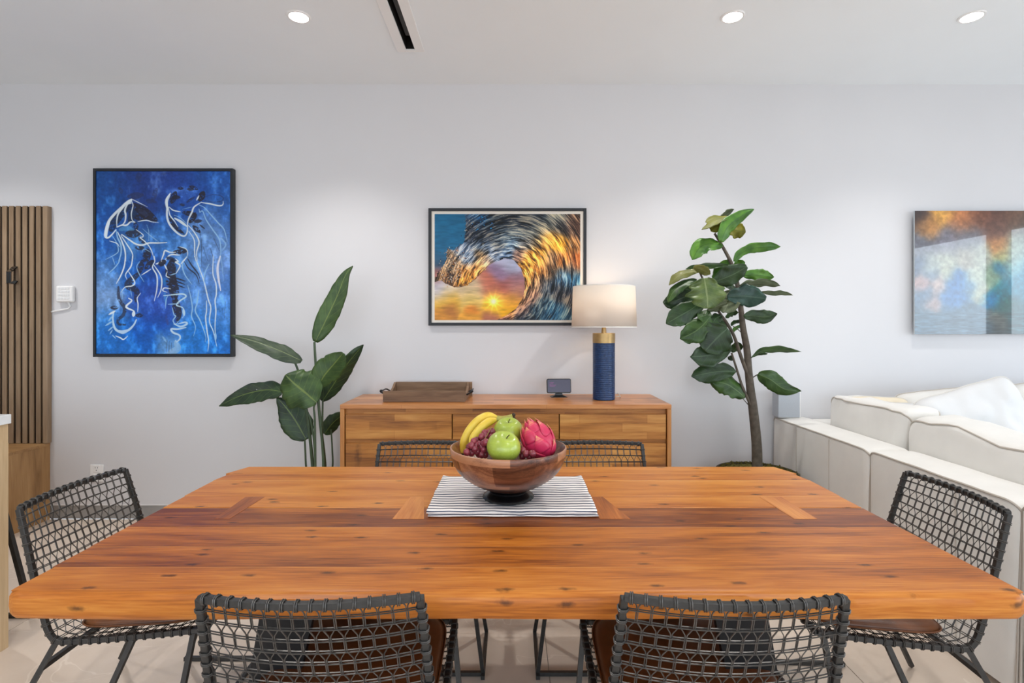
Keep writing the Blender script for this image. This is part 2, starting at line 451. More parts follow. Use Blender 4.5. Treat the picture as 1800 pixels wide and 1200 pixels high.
# ------------------------------------------------------------------ ceiling fittings
LAMP_EM = mat('led_disc', (1, 1, 1, 1), 0.5, emit=(1, 0.97, 0.92, 1), emit_s=14)
TRIMW = mat('white_trim', srgb(236, 236, 236), 0.4)
for i, (x, y) in enumerate(DOWN[:3]):
    lb = ['round recessed downlight left of the ceiling slot', 'round recessed downlight in ceiling, first one right of the slot',
          'round recessed downlight in ceiling above the ocean art'][i]
    t = thing('downlight', lb, 'ceiling light', (x, y, CEIL), 'recessed downlights')
    obj('trim_ring', MB().lathe([(0.050, -0.001), (0.052, -0.006), (0.062, -0.006), (0.066, 0.0)], (x, y, CEIL), 36), TRIMW, t, smooth=True)
    obj('light_disc', MB().lathe([(0.0001, -0.004), (0.051, -0.004)], (x, y, CEIL), 36), LAMP_EM, t)
for (x, y) in DOWN[3:]:
    pass
t = thing('ceiling_vent', 'long slot air vent in ceiling, black recess in a white frame', 'vent', ((SX0 + SX1) / 2, 2.2, CEIL))
v0, v1, vy0, vy1 = -0.722, -0.552, 0.85, 3.412
fr = MB()
fr.box(v0, SX0, vy0, vy1, CEIL - 0.008, CEIL + 0.001); fr.box(SX1, v1, vy0, vy1, CEIL - 0.008, CEIL + 0.001)
fr.box(SX0, SX1, vy0, SY0, CEIL - 0.008, CEIL + 0.001); fr.box(SX0, SX1, SY1, vy1, CEIL - 0.008, CEIL + 0.001)
obj('frame', fr, TRIMW, t, bevel=0.0015)
ch = MB()
ch.box(SX0 - 0.004, SX0 + 0.001, SY0, SY1, CEIL, CEIL + 0.12); ch.box(SX1 - 0.001, SX1 + 0.004, SY0, SY1, CEIL, CEIL + 0.12)
ch.box(SX0, SX1, SY0, SY1, CEIL + 0.10, CEIL + 0.12); ch.box(SX0, SX1, SY1 - 0.001, SY1 + 0.004, CEIL, CEIL + 0.12)
obj('duct_lining', ch, mat('matt_black', srgb(14, 14, 14), 0.8), t)
obj('deflector', MB().box(SX0 + 0.018, SX1 - 0.004, SY0, SY1 - 0.10, CEIL + 0.030, CEIL + 0.036), mat('dark_grey_blade', srgb(60, 60, 60), 0.6), t)

# ------------------------------------------------------------------ artwork painting (flat prints and paint, stored per vertex)
def _hash(ix, iy, seed):
    h = (ix.astype(np.int64) * 374761393 + iy.astype(np.int64) * 668265263 + seed * 144665) & 0x7fffffff
    h = ((h ^ (h >> 13)) * 1274126177) & 0x7fffffff
    return ((h ^ (h >> 16)) & 0xffff) / 65535.0
def vn(x, y, seed=0):
    ix = np.floor(x); iy = np.floor(y); fx = x - ix; fy = y - iy
    fx = fx * fx * (3 - 2 * fx); fy = fy * fy * (3 - 2 * fy)
    a = _hash(ix, iy, seed); b = _hash(ix + 1, iy, seed); c = _hash(ix, iy + 1, seed); d = _hash(ix + 1, iy + 1, seed)
    return (a * (1 - fx) + b * fx) * (1 - fy) + (c * (1 - fx) + d * fx) * fy
def fbm(x, y, seed=0, o=4):
    s = 0; a = 0.5; t = 0
    for i in range(o):
        s = s + a * vn(x * 2 ** i, y * 2 ** i, seed + i * 17); t += a; a *= 0.5
    return s / t
class Canvas:
    def __init__(s, x0, x1, y0, y1, res=1.3):
        s.x0, s.y0, s.res = x0, y0, res
        s.w = int((x1 - x0) * res); s.h = int((y1 - y0) * res)
        s.X, s.Y = np.meshgrid(x0 + (np.arange(s.w) + .5) / res, y0 + (np.arange(s.h) + .5) / res)
        s.c = np.zeros((s.h, s.w, 3))
    def rbf(s, pts, wx=0.0):
        X = s.X + wx * (fbm(s.X / 14, s.Y / 14, 5) - .5); Y = s.Y + wx * (fbm(s.X / 14, s.Y / 14, 9) - .5)
        num = np.zeros_like(s.c); den = np.zeros(X.shape) + 1e-12
        for (px, py, sg, col) in pts:
            w = np.exp(-((X - px) ** 2 + (Y - py) ** 2) / (2 * sg * sg)) / (1 if sg < 30 else 1)
            num += w[..., None] * np.array(col) / 255.0; den += w
        return num / den[..., None]
    def stroke(s, pts, w, col, a=1.0, soft=0.6, taper=True):
        q = catmull([(p[0], p[1], 0) for p in pts], 14); col = np.array(col) / 255.0
        seg = [q[0]]
        for p in q[1:]:
            n = max(1, int((p - seg[-1]).length * s.res / 0.7)); b0 = seg[-1]
            for k in range(1, n + 1): seg.append(b0.lerp(p, k / n))
        n = len(seg); mask = np.zeros((s.h, s.w))
        for i, p in enumerate(seg):
            t = i / max(1, n - 1); ww = w * (0.35 + 0.65 * math.sin(math.pi * min(1, max(0, t * .9 + .08))) if taper else 1.0) / 2
            ww = max(ww, 0.35)
            cx = (p.x - s.x0) * s.res; cy = (p.y - s.y0) * s.res; R = ww * s.res + 2
            i0, i1 = max(0, int(cx - R)), min(s.w, int(cx + R) + 2); j0, j1 = max(0, int(cy - R)), min(s.h, int(cy + R) + 2)
            if i1 <= i0 or j1 <= j0: continue
            gx, gy = np.meshgrid(np.arange(i0, i1) + .5, np.arange(j0, j1) + .5)
            d = np.hypot(gx - cx, gy - cy) / s.res
            mk = np.clip((ww + soft * .5 - d) / soft, 0, 1)
            mask[j0:j1, i0:i1] = np.maximum(mask[j0:j1, i0:i1], mk)
        if w > 4 and w * 1.0 and sum(col) < 1.2:      # broken dry-brush edge on broad dark strokes
            mask = np.clip(mask * 1.5 * np.clip((fbm(s.X / 3.2 + s.Y / 6, s.Y / 2.2 - s.X / 9, int(seg[0].x * 7) % 97, 4) - .27) * 6, 0, 1.1), 0, 1)
        m = (mask * a)[..., None]
        s.c = s.c * (1 - m) + col * m
    def panel(s, name, x0, x1, y, z0, z1, material, parent, thick=0.0):
        c = np.clip(s.c, 0, 1); lin = np.where(c <= 0.04045, c / 12.92, ((c + 0.055) / 1.055) ** 2.4)
        h, w = s.h, s.w; o0 = wloc(parent)
        xs_ = np.linspace(x0, x1, w) - o0.x; zs = np.linspace(z1, z0, h) - o0.z
        gx, gz = np.meshgrid(xs_, zs)
        co = np.stack([gx, np.full_like(gx, y - o0.y), gz], -1).reshape(-1, 3)
        idx = np.arange(w * h).reshape(h, w)
        fs = np.stack([idx[:-1, :-1], idx[1:, :-1], idx[1:, 1:], idx[:-1, 1:]], -1).reshape(-1, 4)
        me = bpy.data.meshes.new(name)
        me.vertices.add(len(co)); me.vertices.foreach_set('co', co.ravel())
        me.loops.add(fs.size); me.loops.foreach_set('vertex_index', fs.ravel())
        me.polygons.add(len(fs)); me.polygons.foreach_set('loop_start', np.arange(0, fs.size, 4)); me.polygons.foreach_set('loop_total', np.full(len(fs), 4))
        me.update(calc_edges=True)
        at = me.color_attributes.new('ink', 'FLOAT_COLOR', 'POINT')
        at.data.foreach_set('color', np.concatenate([lin.reshape(-1, 3), np.ones((w * h, 1))], 1).astype(np.float32).ravel())
        me.materials.append(material)
        o = bpy.data.objects.new(name, me); COL.objects.link(o); o.parent = parent
        return o
def ink_mat(name, rough, coat=0.0, spec=0.5):
    m, N, L, b = new_mat(name)
    a = N.new('ShaderNodeAttribute'); a.attribute_name = 'ink'
    L.new(a.outputs['Color'], b.inputs['Base Color'])
    b.inputs['Roughness'].default_value = rough; b.inputs['Coat Weight'].default_value = coat; b.inputs['Coat Roughness'].default_value = 0.02
    b.inputs['Specular IOR Level'].default_value = spec
    return m

# --- jellyfish canvas
cv = Canvas(169, 405.5, 301, 621, 1.6)
B = cv.rbf([(180, 310, 30, (26, 78, 150)), (240, 310, 30, (30, 62, 140)), (300, 310, 30, (34, 66, 150)), (380, 315, 30, (30, 88, 175)),
            (190, 360, 30, (20, 84, 165)), (250, 350, 25, (34, 58, 128)), (300, 380, 22, (28, 88, 178)), (330, 350, 20, (30, 80, 175)), (395, 370, 25, (42, 100, 185)),
            (180, 420, 30, (18, 84, 172)), (230, 430, 18, (60, 120, 190)), (290, 420, 20, (60, 122, 196)), (370, 400, 22, (108, 150, 212)), (350, 430, 22, (90, 140, 206)),
            (180, 480, 20, (90, 140, 205)), (190, 530, 20, (130, 165, 215)), (230, 480, 18, (20, 96, 190)), (270, 470, 20, (20, 76, 170)), (330, 470, 20, (70, 130, 205)),
            (370, 470, 25, (110, 150, 215)), (395, 500, 20, (70, 125, 205)), (270, 540, 25, (36, 74, 170)), (345, 520, 22, (80, 135, 210)), (400, 560, 20, (70, 135, 215)),
            (190, 590, 30, (24, 110, 200)), (250, 590, 25, (0, 88, 190)), (290, 608, 14, (120, 170, 225)), (350, 590, 25, (30, 120, 210)), (390, 610, 20, (24, 110, 205)),
            (215, 615, 20, (30, 115, 205))], 26)
n1 = fbm(cv.X / 9, cv.Y / 16, 3, 5); n2 = fbm(cv.X / 3.5 + cv.Y / 9, cv.Y / 3 - cv.X / 12, 8, 4)
cv.c = np.clip(B * (0.66 + 0.40 * n1[..., None] + 0.30 * n2[..., None]) + np.clip(n1 - .56, 0, 1)[..., None] * np.array([.55, .6, .5]), 0, 1)
WH = (226, 238, 244); LB = (150, 196, 235); DK = (38, 38, 54)
def T(ox, oy, sc): return lambda L_: [(ox + a / sc, oy + b / sc) for a, b in L_]
A_, B_, C_, D_ = T(160, 290, 7.06), T(280, 290, 7.06), T(160, 450, 6.664), T(280, 450, 6.664)
def many(Tf, sc, items):
    for (pts, w, col, *a) in items:
        cv.stroke(Tf(pts), w / sc * (1.3 if sum(col) > 400 else 1.0), col, a[0] if a else 0.95)
SM = (44, 54, 96)
many(A_, 7.06, [
 ([(590, 110), (600, 200)], 80, SM, .5), ([(360, 290), (380, 350)], 50, SM, .5), ([(470, 390), (640, 370)], 80, SM, .7), ([(810, 300), (760, 450)], 60, SM, .5), ([(690, 440), (800, 455)], 50, SM, .6), ([(870, 120), (930, 100)], 40, SM, .4),
 ([(250, 800), (320, 660), (480, 480)], 110, (26, 46, 80), .9), ([(480, 520), (520, 600), (480, 700)], 110, (26, 46, 80), .85), ([(540, 500), (650, 580), (800, 680)], 120, DK, .9), ([(560, 650), (700, 640)], 90, DK, .9), ([(600, 560), (700, 620)], 60, (50, 60, 100), .6),
 ([(450, 850), (600, 850)], 100, DK, .8), ([(560, 1020), (650, 1030)], 60, DK, .8), ([(700, 1060), (680, 1190)], 100, DK, .85), ([(545, 720), (570, 800)], 60, DK, .7), ([(600, 900), (660, 960)], 60, DK, .7),
 ([(360, 800), (440, 780), (520, 800)], 50, (90, 160, 215), .6), ([(430, 1000), (500, 1060), (540, 1150)], 80, (90, 150, 215), .4),
 ([(500, 425), (430, 470), (370, 530), (280, 620), (220, 700), (185, 800), (175, 880), (210, 900), (260, 860), (310, 800)], 26, WH),
 ([(230, 690), (195, 800), (190, 890)], 30, WH), ([(500, 435), (430, 480)], 34, WH), ([(500, 440), (440, 480), (400, 520), (340, 600), (320, 680), (320, 760)], 18, WH), ([(500, 470), (450, 490), (420, 560), (430, 620), (420, 700), (380, 750)], 18, WH),
 ([(500, 440), (520, 500), (500, 600), (510, 680), (545, 705)], 11, WH), ([(320, 770), (380, 745), (440, 745), (490, 705), (545, 710)], 16, WH), ([(580, 700), (680, 685), (760, 705), (835, 712)], 10, WH),
 ([(500, 420), (620, 480), (700, 520)], 8, WH), ([(310, 800), (330, 900), (370, 990), (370, 1100), (340, 1190)], 15, LB), ([(330, 830), (380, 940), (420, 1060), (430, 1190)], 15, WH),
 ([(370, 870), (430, 960), (510, 1090), (515, 1190)], 12, WH), ([(260, 870), (310, 950), (340, 1050), (310, 1100), (180, 1170)], 9, LB), ([(230, 940), (320, 970), (350, 1010)], 9, WH),
 ([(380, 860), (480, 930), (560, 980), (640, 990), (720, 965), (830, 965), (940, 960)], 17, WH), ([(560, 800), (640, 860), (640, 890), (610, 900), (670, 950), (740, 1040), (790, 1190)], 11, WH),
 ([(640, 790), (730, 870), (850, 960)], 7, LB), ([(690, 740), (715, 820), (715, 940)], 6, LB), ([(630, 1080), (660, 1040), (740, 1080)], 7, LB)])
many(B_, 7.06, [
 ([(150, 460), (200, 340)], 80, DK, .85), ([(170, 400), (250, 400)], 50, DK, .8), ([(235, 290), (290, 290)], 38, DK, .8), ([(380, 265), (470, 300)], 45, DK, .85), ([(350, 300), (420, 305)], 35, DK, .7), ([(500, 430), (545, 340)], 85, DK), ([(340, 460), (430, 400)], 30, DK, .8), ([(260, 490), (310, 495)], 34, DK, .7),
 ([(250, 350), (420, 380), (300, 440), (400, 500)], 90, (34, 74, 160), .5), ([(300, 590), (440, 610)], 60, DK), ([(380, 700), (450, 600)], 75, DK), ([(130, 640), (170, 740), (300, 850)], 50, DK, .9), ([(420, 760), (500, 830)], 55, DK, .9), ([(440, 700), (520, 690)], 45, DK, .8), ([(500, 740), (560, 790)], 20, DK, .8),
 ([(560, 640), (640, 760)], 60, (70, 110, 180), .4),
 ([(135, 350), (90, 420), (95, 520), (95, 640), (130, 740), (220, 840), (300, 880), (340, 840), (350, 740)], 20, WH), ([(125, 370), (88, 450), (100, 560)], 30, WH, .9), ([(110, 520), (130, 620), (190, 700), (230, 770)], 12, WH), ([(120, 520), (170, 560), (260, 580)], 12, WH),
 ([(190, 660), (260, 700), (340, 760)], 26, WH), ([(180, 620), (250, 650), (330, 720)], 8, LB), ([(345, 740), (360, 670), (400, 590), (430, 520), (520, 460)], 16, WH), ([(520, 465), (620, 480), (740, 505), (785, 490), (790, 450)], 14, WH),
 ([(560, 400), (640, 370), (740, 375), (790, 410), (760, 450), (660, 460), (560, 440)], 6, DK), ([(460, 435), (490, 380)], 14, WH), ([(400, 520), (280, 550)], 7, LB, .7),
 ([(490, 495), (560, 530), (640, 620), (730, 720), (800, 800), (840, 950)], 12, LB), ([(490, 545), (500, 585), (520, 570), (540, 580), (580, 680), (660, 800), (740, 920), (760, 1050), (750, 1190)], 12, LB),
 ([(360, 750), (430, 830), (490, 950), (460, 1080), (470, 1190)], 13, WH), ([(365, 820), (430, 930), (435, 1080), (450, 1190)], 11, WH), ([(500, 830), (520, 960), (520, 1190)], 6, DK), ([(630, 1030), (680, 1190)], 6, DK, .8), ([(670, 900), (740, 1060)], 6, DK, .7), ([(760, 900), (820, 980), (780, 1060)], 14, LB, .7), ([(540, 1010), (600, 1190)], 5, DK, .6),
 ([(180, 1080), (330, 1070)], 60, DK, .9), ([(230, 1020), (340, 1060)], 30, DK, .8), ([(250, 1010), (330, 1040), (350, 1090), (340, 1150)], 9, WH), ([(200, 1080), (130, 1080), (70, 1060), (50, 1110), (20, 1190)], 15, WH), ([(250, 1115), (150, 1110), (100, 1140), (60, 1190)], 13, WH), ([(100, 1150), (200, 1190)], 60, DK, .7)])
many(C_, 6.664, [
 ([(560, 200), (430, 330), (530, 400), (520, 520)], 80, DK, .75), ([(600, 60), (560, 200)], 70, DK, .8), ([(320, 360), (330, 500), (390, 600), (380, 680), (320, 740), (320, 790), (400, 800)], 42, DK, .7), ([(240, 600), (310, 600)], 48, DK, .8), ([(530, 690), (600, 690)], 48, DK, .8), ([(720, 60), (640, 140)], 70, DK, .85), ([(300, 200), (310, 330)], 60, (90, 120, 170), .35),
 ([(340, 0), (330, 60), (270, 140), (200, 200)], 10, LB), ([(400, 0), (390, 110), (350, 220), (295, 320)], 13, WH), ([(485, 0), (470, 110), (405, 210), (420, 270)], 12, WH), ([(440, 180), (510, 300), (480, 345), (400, 360), (350, 420)], 12, WH), ([(250, 10), (280, 100)], 7, LB),
 ([(570, 60), (535, 120), (560, 200), (620, 300)], 9, LB), ([(740, 0), (745, 60), (720, 130), (770, 230), (770, 380), (740, 520)], 13, WH), ([(735, 100), (820, 240), (820, 380), (780, 480)], 13, WH), ([(700, 150), (590, 220)], 10, WH), ([(760, 90), (880, 50)], 18, WH),
 ([(440, 490), (475, 520), (410, 590), (500, 640), (510, 690)], 17, WH), ([(500, 650), (495, 700)], 30, WH), ([(580, 430), (540, 490), (550, 560), (545, 650)], 10, WH), ([(530, 740), (500, 800), (440, 860), (370, 885), (310, 870), (270, 820), (255, 720), (270, 640)], 22, (190, 218, 240)), ([(430, 865), (370, 885), (310, 870)], 34, (180, 210, 240)),
 ([(280, 640), (210, 680)], 18, WH), ([(250, 700), (205, 755)], 14, LB), ([(250, 760), (170, 810)], 16, LB), ([(260, 820), (200, 870)], 14, LB), ([(250, 860), (220, 910)], 10, LB), ([(250, 920), (290, 960)], 10, LB), ([(290, 930), (340, 950), (380, 970), (430, 930)], 12, WH), ([(360, 380), (370, 500)], 8, LB, .7), ([(460, 380), (480, 480)], 8, LB, .7)])
many(D_, 6.664, [
 ([(150, 60), (130, 200), (180, 300)], 120, DK, .9), ([(160, 270), (170, 400), (180, 500)], 120, DK, .9), ([(180, 500), (200, 600), (220, 680), (210, 760)], 100, DK, .85), ([(60, 60), (0, 100)], 70, DK, .9), ([(180, 250), (300, 290)], 18, DK), ([(190, 290), (300, 330)], 16, DK), ([(190, 330), (300, 370)], 14, DK), ([(80, 290), (200, 300)], 30, DK), ([(90, 330), (180, 320)], 30, DK), ([(80, 700), (100, 800)], 30, (60, 70, 130), .6),
 ([(60, 260), (60, 340)], 30, (30, 130, 200), .6), ([(60, 420), (80, 560)], 24, (60, 150, 215), .5), ([(250, 480), (290, 540)], 24, (30, 120, 200), .6),
 ([(320, 0), (270, 80), (290, 200), (380, 330)], 11, LB), ([(190, 30), (220, 60), (190, 70), (240, 110), (195, 200)], 14, WH), ([(60, 100), (90, 160)], 14, WH), ([(90, 180), (80, 230), (120, 250)], 10, WH), ([(130, 220), (190, 200)], 10, LB), ([(250, 90), (320, 10)], 12, WH),
 ([(130, 380), (60, 370), (40, 400), (90, 420)], 11, WH), ([(50, 460), (150, 450), (270, 440), (310, 470), (240, 520), (200, 570), (270, 600), (290, 660), (270, 720)], 14, (190, 222, 240)), ([(280, 620), (290, 690)], 26, (180, 215, 240)), ([(150, 600), (170, 680), (190, 700), (160, 750), (190, 790), (240, 740)], 11, LB),
 ([(170, 790), (250, 820), (320, 790), (300, 770), (220, 790)], 18, (180, 212, 240)), ([(310, 830), (220, 850), (140, 850), (160, 890), (230, 920), (240, 960), (200, 1000), (190, 980)], 18, (190, 218, 240)), ([(70, 610), (80, 500), (110, 450)], 9, LB), ([(100, 560), (230, 555)], 9, LB),
 ([(190, 1000), (210, 1080), (100, 1130)], 60, (160, 198, 235), .6), ([(40, 940), (80, 1000)], 18, LB, .6), ([(90, 980), (80, 1120)], 5, DK, .7), ([(115, 990), (110, 1120)], 5, DK, .7), ([(140, 1010), (145, 1100)], 5, DK, .6),
 ([(330, 340), (360, 450), (385, 600), (375, 700), (420, 820), (400, 930)], 11, LB), ([(460, 400), (440, 540), (420, 640), (480, 760), (540, 930), (535, 1000)], 12, LB), ([(410, 0), (470, 150), (520, 290), (570, 500), (600, 600), (585, 760), (630, 880), (670, 1050)], 12, WH, .85),
 ([(580, 90), (530, 200), (520, 330)], 10, LB), ([(550, 520), (550, 640), (540, 720), (555, 860), (575, 1000), (565, 1110)], 12, WH, .85), ([(630, 0), (625, 200), (660, 320), (665, 440), (650, 520), (660, 640), (650, 800), (655, 980)], 12, WH, .85), ([(655, 900), (655, 980)], 22, LB),
 ([(710, 0), (680, 130), (690, 260), (715, 400)], 22, (220, 225, 242)), ([(720, 0), (750, 290)], 6, LB, .8), ([(290, 60), (340, 140), (430, 220), (465, 320)], 14, DK, .9), ([(330, 30), (380, 110), (450, 200), (470, 260)], 16, DK, .9), ([(490, 0), (495, 120)], 6, DK, .7), ([(770, 530), (760, 720)], 5, DK, .6), ([(740, 610), (745, 700)], 4, DK, .5)])
yf = 3.842
t = thing('framed_painting', 'tall blue jellyfish painting in black floater frame left of the green plant', 'painting', ((X3(163, yf) + X3(409, yf)) / 2, yf + .02, Z3(627, yf)))
fx0, fx1, fz0, fz1 = X3(163, yf), X3(409, yf), Z3(627, yf), Z3(295.5, yf)
cx0, cx1, cz0, cz1 = X3(169, yf + .006), X3(405.3, yf + .006), Z3(621.5, yf + .006), Z3(301, yf + .006)
BLKF = mat('black_frame', srgb(30, 34, 40), 0.5)
fm = MB(); w = 0.019
fm.box(fx0, fx0 + w, yf, WALL - .001, fz0, fz1); fm.box(fx1 - w, fx1, yf, WALL - .001, fz0, fz1)
fm.box(fx0 + w, fx1 - w, yf, WALL - .001, fz0, fz0 + w); fm.box(fx0 + w, fx1 - w, yf, WALL - .001, fz1 - w, fz1)
obj('frame', fm, BLKF, t, bevel=.0015)
obj('canvas_body', MB().box(cx0, cx1, yf + .008, WALL - .004, cz0, cz1), mat('canvas_edge', srgb(24, 70, 150), .8), t)
cv.panel('painted_canvas', cx0, cx1, yf + .0075, cz0, cz1, ink_mat('jellyfish_paint', .5, .0, .35), t)

# --- curling wave print
W4 = T(730, 340, 3.0)
cv = Canvas(764, 1020, 376, 562.5, 1.8)
X, Y = cv.X, cv.Y
cxp, cyp = 884.0, 506.0
dx = (X - cxp); dy = (Y - cyp)
# opening of the barrel: rounded shape, tilted
ang = np.arctan2(dy, dx); rr = np.hypot(dx, dy)
sky = cv.rbf([(780, 395, 25, (22, 98, 138)), (780, 430, 18, (30, 104, 146)), (775, 460, 12, (52, 84, 112)), (770, 482, 9, (176, 104, 92)), (775, 500, 8, (190, 190, 204)), (785, 512, 9, (214, 196, 168)), (830, 512, 12, (212, 186, 150)),
              (790, 528, 9, (222, 172, 62)), (830, 526, 9, (232, 196, 90)), (790, 541, 6, (170, 104, 58)), (830, 543, 6, (206, 112, 40)), (780, 553, 6, (206, 140, 60)), (830, 555, 7, (226, 160, 60)), (865, 553, 7, (184, 108, 90)),
              (890, 462, 9, (180, 184, 208)), (905, 470, 9, (178, 186, 214)), (880, 480, 9, (146, 118, 150)), (905, 490, 10, (150, 106, 122)), (860, 500, 10, (196, 112, 90)), (885, 505, 9, (176, 96, 84)), (908, 508, 10, (188, 128, 112)),
              (868, 525, 9, (250, 190, 70)), (900, 530, 10, (232, 160, 60)), (868, 540, 8, (246, 200, 30)), (895, 545, 8, (240, 176, 24))], 8)
st = fbm(X / 15, Y / 3.4, 21, 5); sky = sky * (0.84 + 0.32 * st[..., None])
d_s = np.hypot(X - 867.5, (Y - 529.5)); sa = np.arctan2(Y - 529.5, X - 867.5)
glow = np.exp(-(d_s / 5.0) ** 2) + 0.75 * np.exp(-d_s / 9.0) * (0.45 + 0.55 * np.abs(np.cos(sa * 5 + .5)) ** 8)
sky = sky + np.clip(glow, 0, 1.2)[..., None] * np.array([1.0, .86, .5])
wave = cv.rbf([(845, 385, 10, (34, 96, 150)), (835, 395, 8, (30, 40, 60)), (872, 390, 14, (24, 40, 58)), (900, 395, 12, (26, 36, 52)), (925, 392, 14, (34, 46, 62)), (950, 380, 10, (40, 54, 70)), (975, 385, 10, (96, 104, 104)),
               (990, 400, 10, (60, 64, 74)), (1010, 400, 12, (110, 76, 60)), (855, 415, 10, (30, 40, 58)), (880, 412, 9, (96, 120, 140)), (905, 410, 9, (128, 150, 160)), (935, 412, 9, (132, 140, 136)), (955, 402, 8, (120, 120, 108)), (850, 432, 8, (92, 122, 156)),
               (875, 430, 8, (60, 74, 92)), (900, 425, 8, (112, 150, 186)), (925, 428, 8, (150, 150, 150)), (945, 425, 7, (176, 140, 90)), (965, 420, 9, (226, 150, 52)), (985, 425, 9, (244, 166, 36)), (1005, 430, 8, (150, 96, 50)), (1014, 460, 8, (196, 96, 36)),
               (825, 455, 8, (104, 130, 164)), (845, 450, 7, (196, 150, 96)), (868, 445, 7, (132, 156, 190)), (890, 448, 6, (96, 132, 176)), (912, 448, 7, (156, 120, 110)), (930, 450, 8, (236, 150, 46)), (950, 448, 8, (230, 150, 50)), (970, 452, 8, (120, 88, 64)),
               (990, 455, 8, (196, 110, 40)), (1004, 470, 9, (70, 72, 78)), (925, 470, 7, (240, 160, 50)), (945, 475, 8, (214, 128, 50)), (965, 478, 8, (130, 92, 60)), (985, 488, 8, (84, 132, 170)), (1005, 492, 9, (46, 112, 156)), (925, 492, 7, (236, 156, 60)), (943, 498, 8, (176, 124, 88)), (962, 505, 9, (50, 70, 92)), (985, 515, 10, (46, 54, 70)), (1008, 525, 10, (60, 58, 66)),
               (918, 512, 7, (222, 150, 84)), (935, 520, 8, (150, 104, 88)), (950, 535, 9, (30, 66, 92)), (975, 545, 9, (34, 96, 136)), (1005, 555, 10, (40, 84, 112)), (905, 530, 7, (226, 160, 100)), (895, 545, 7, (204, 130, 70)), (915, 548, 7, (120, 80, 76)), (885, 557, 6, (176, 112, 90)), (920, 560, 8, (28, 52, 74)),
               (800, 470, 8, (120, 100, 84)), (790, 485, 6, (110, 78, 54)), (815, 478, 7, (214, 130, 54)), (838, 475, 7, (226, 140, 60)), (820, 495, 7, (232, 152, 56)), (845, 470, 6, (232, 170, 100)), (855, 460, 6, (190, 160, 140))], 7)
rsw = rr * (1 + 0.10 * np.sin(ang * 2 + .4))
wb = 4 * (fbm(X / 12, Y / 12, 55) - .5); sn = fbm((rsw + wb) / 1.1, ang * 5.5, 31, 3); sn2 = fbm((rsw + wb) / 4.2 + 20, ang * 5.0, 41, 5)
k = np.clip((sn - .5) * 3.2 + (sn2 - .5) * 3.4, -1, 1)[..., None]
wave = np.where(k < 0, wave * (1 + 0.75 * k), wave + k * np.array([.45, .38, .26]))
hl = np.clip((fbm(rsw / 0.9, ang * 9, 77, 2) - .76) * 9, 0, 1)[..., None] * 0.6
wave = wave * (1 - hl) + hl * np.array([.95, .88, .74])
# regions
hole = W4([(395, 375), (420, 350), (470, 340), (520, 352), (556, 395), (575, 450), (577, 500), (565, 550), (530, 605), (480, 640), (430, 665), (100, 668), (90, 470)])
jx = 0 * X
def poly_mask(poly):
    m = np.zeros(X.shape, bool); n = len(poly)
    XX = X + jx; YY = Y + jx
    for i in range(n):
        x1, y1 = poly[i]; x2, y2 = poly[(i + 1) % n]
        c = ((y1 > YY) != (y2 > YY)) & (XX < (x2 - x1) * (YY - y1) / (y2 - y1 + 1e-9) + x1)
        m ^= c
    return m
in_hole = poly_mask(hole)
jx = 5.0 * (fbm(X / 3.0, Y / 3.0, 61) - .5)
lip = poly_mask(W4([(300, 105), (262, 110), (268, 170), (262, 250), (240, 285), (200, 300), (170, 290), (165, 345), (150, 395), (118, 420), (125, 445), (160, 475), (210, 492), (260, 488), (310, 455), (345, 420), (400, 370), (480, 338), (600, 300), (600, 105)]))
up_left = poly_mask(W4([(90, 100), (262, 100), (268, 200), (262, 250), (200, 300), (120, 420), (90, 470)]))
is_sky = (in_hole | up_left) & ~lip
cv.c = np.where(is_sky[..., None], sky, wave)
# glints and droplets along the crest
rng = random.Random(4)
def dab(cx_, cy_, n, sx, sy, cols, w):
    for _ in range(n):
        a = W4([(rng.gauss(cx_, sx), rng.gauss(cy_, sy))])[0]; th = rng.uniform(0, 3.14); l = rng.uniform(.5, 2.6)
        cv.stroke([a, (a[0] + l * math.cos(th), a[1] + l * math.sin(th))], rng.uniform(.5, w), rng.choice(cols), rng.uniform(.5, .95))
GL = [(250, 240, 226), (30, 30, 38), (60, 62, 76), (232, 190, 140), (26, 30, 40), (214, 130, 60)]
dab(290, 180, 90, 14, 50, [(120, 130, 150), (30, 34, 46), (70, 84, 106), (232, 210, 180), (30, 34, 46)], 1.4); dab(210, 370, 220, 34, 36, GL, 1.5); dab(190, 440, 110, 30, 16, GL, 1.5); dab(190, 300, 30, 34, 8, [(230, 170, 130), (250, 246, 240), (90, 60, 50)], 1.2)
dab(350, 150, 40, 26, 24, [(20, 150, 220), (30, 120, 190), (20, 60, 100)], 2.4)
many(W4, 3.0, [([(130, 430), (180, 480), (240, 490), (300, 462), (345, 420), (390, 372)], 3, (90, 50, 30), .9), ([(400, 366), (440, 344), (500, 342), (550, 378), (573, 440), (572, 520)], 3, (60, 44, 50), .35)])
t = thing('framed_print', 'sunset wave print in thin black frame with white mat above the sideboard', 'picture', (X3(892, WALL), WALL - .02, Z3(572, WALL)))
yf = 3.858; fx0, fx1, fz0, fz1 = X3(753, yf), X3(1031, yf), Z3(572, yf), Z3(365.5, yf)
fm = MB(); w = 0.021
fm.box(fx0, fx0 + w, yf, WALL - .001, fz0, fz1); fm.box(fx1 - w, fx1, yf, WALL - .001, fz0, fz1)
fm.box(fx0 + w, fx1 - w, yf, WALL - .001, fz0, fz0 + w); fm.box(fx0 + w, fx1 - w, yf, WALL - .001, fz1 - w, fz1)
obj('frame', fm, BLKF, t, bevel=.001)
obj('mat_board', MB().box(fx0 + w, fx1 - w, yf + .010, WALL - .003, fz0 + w, fz1 - w), mat('mat_board', srgb(232, 226, 216), .9), t)
yq = yf + .009
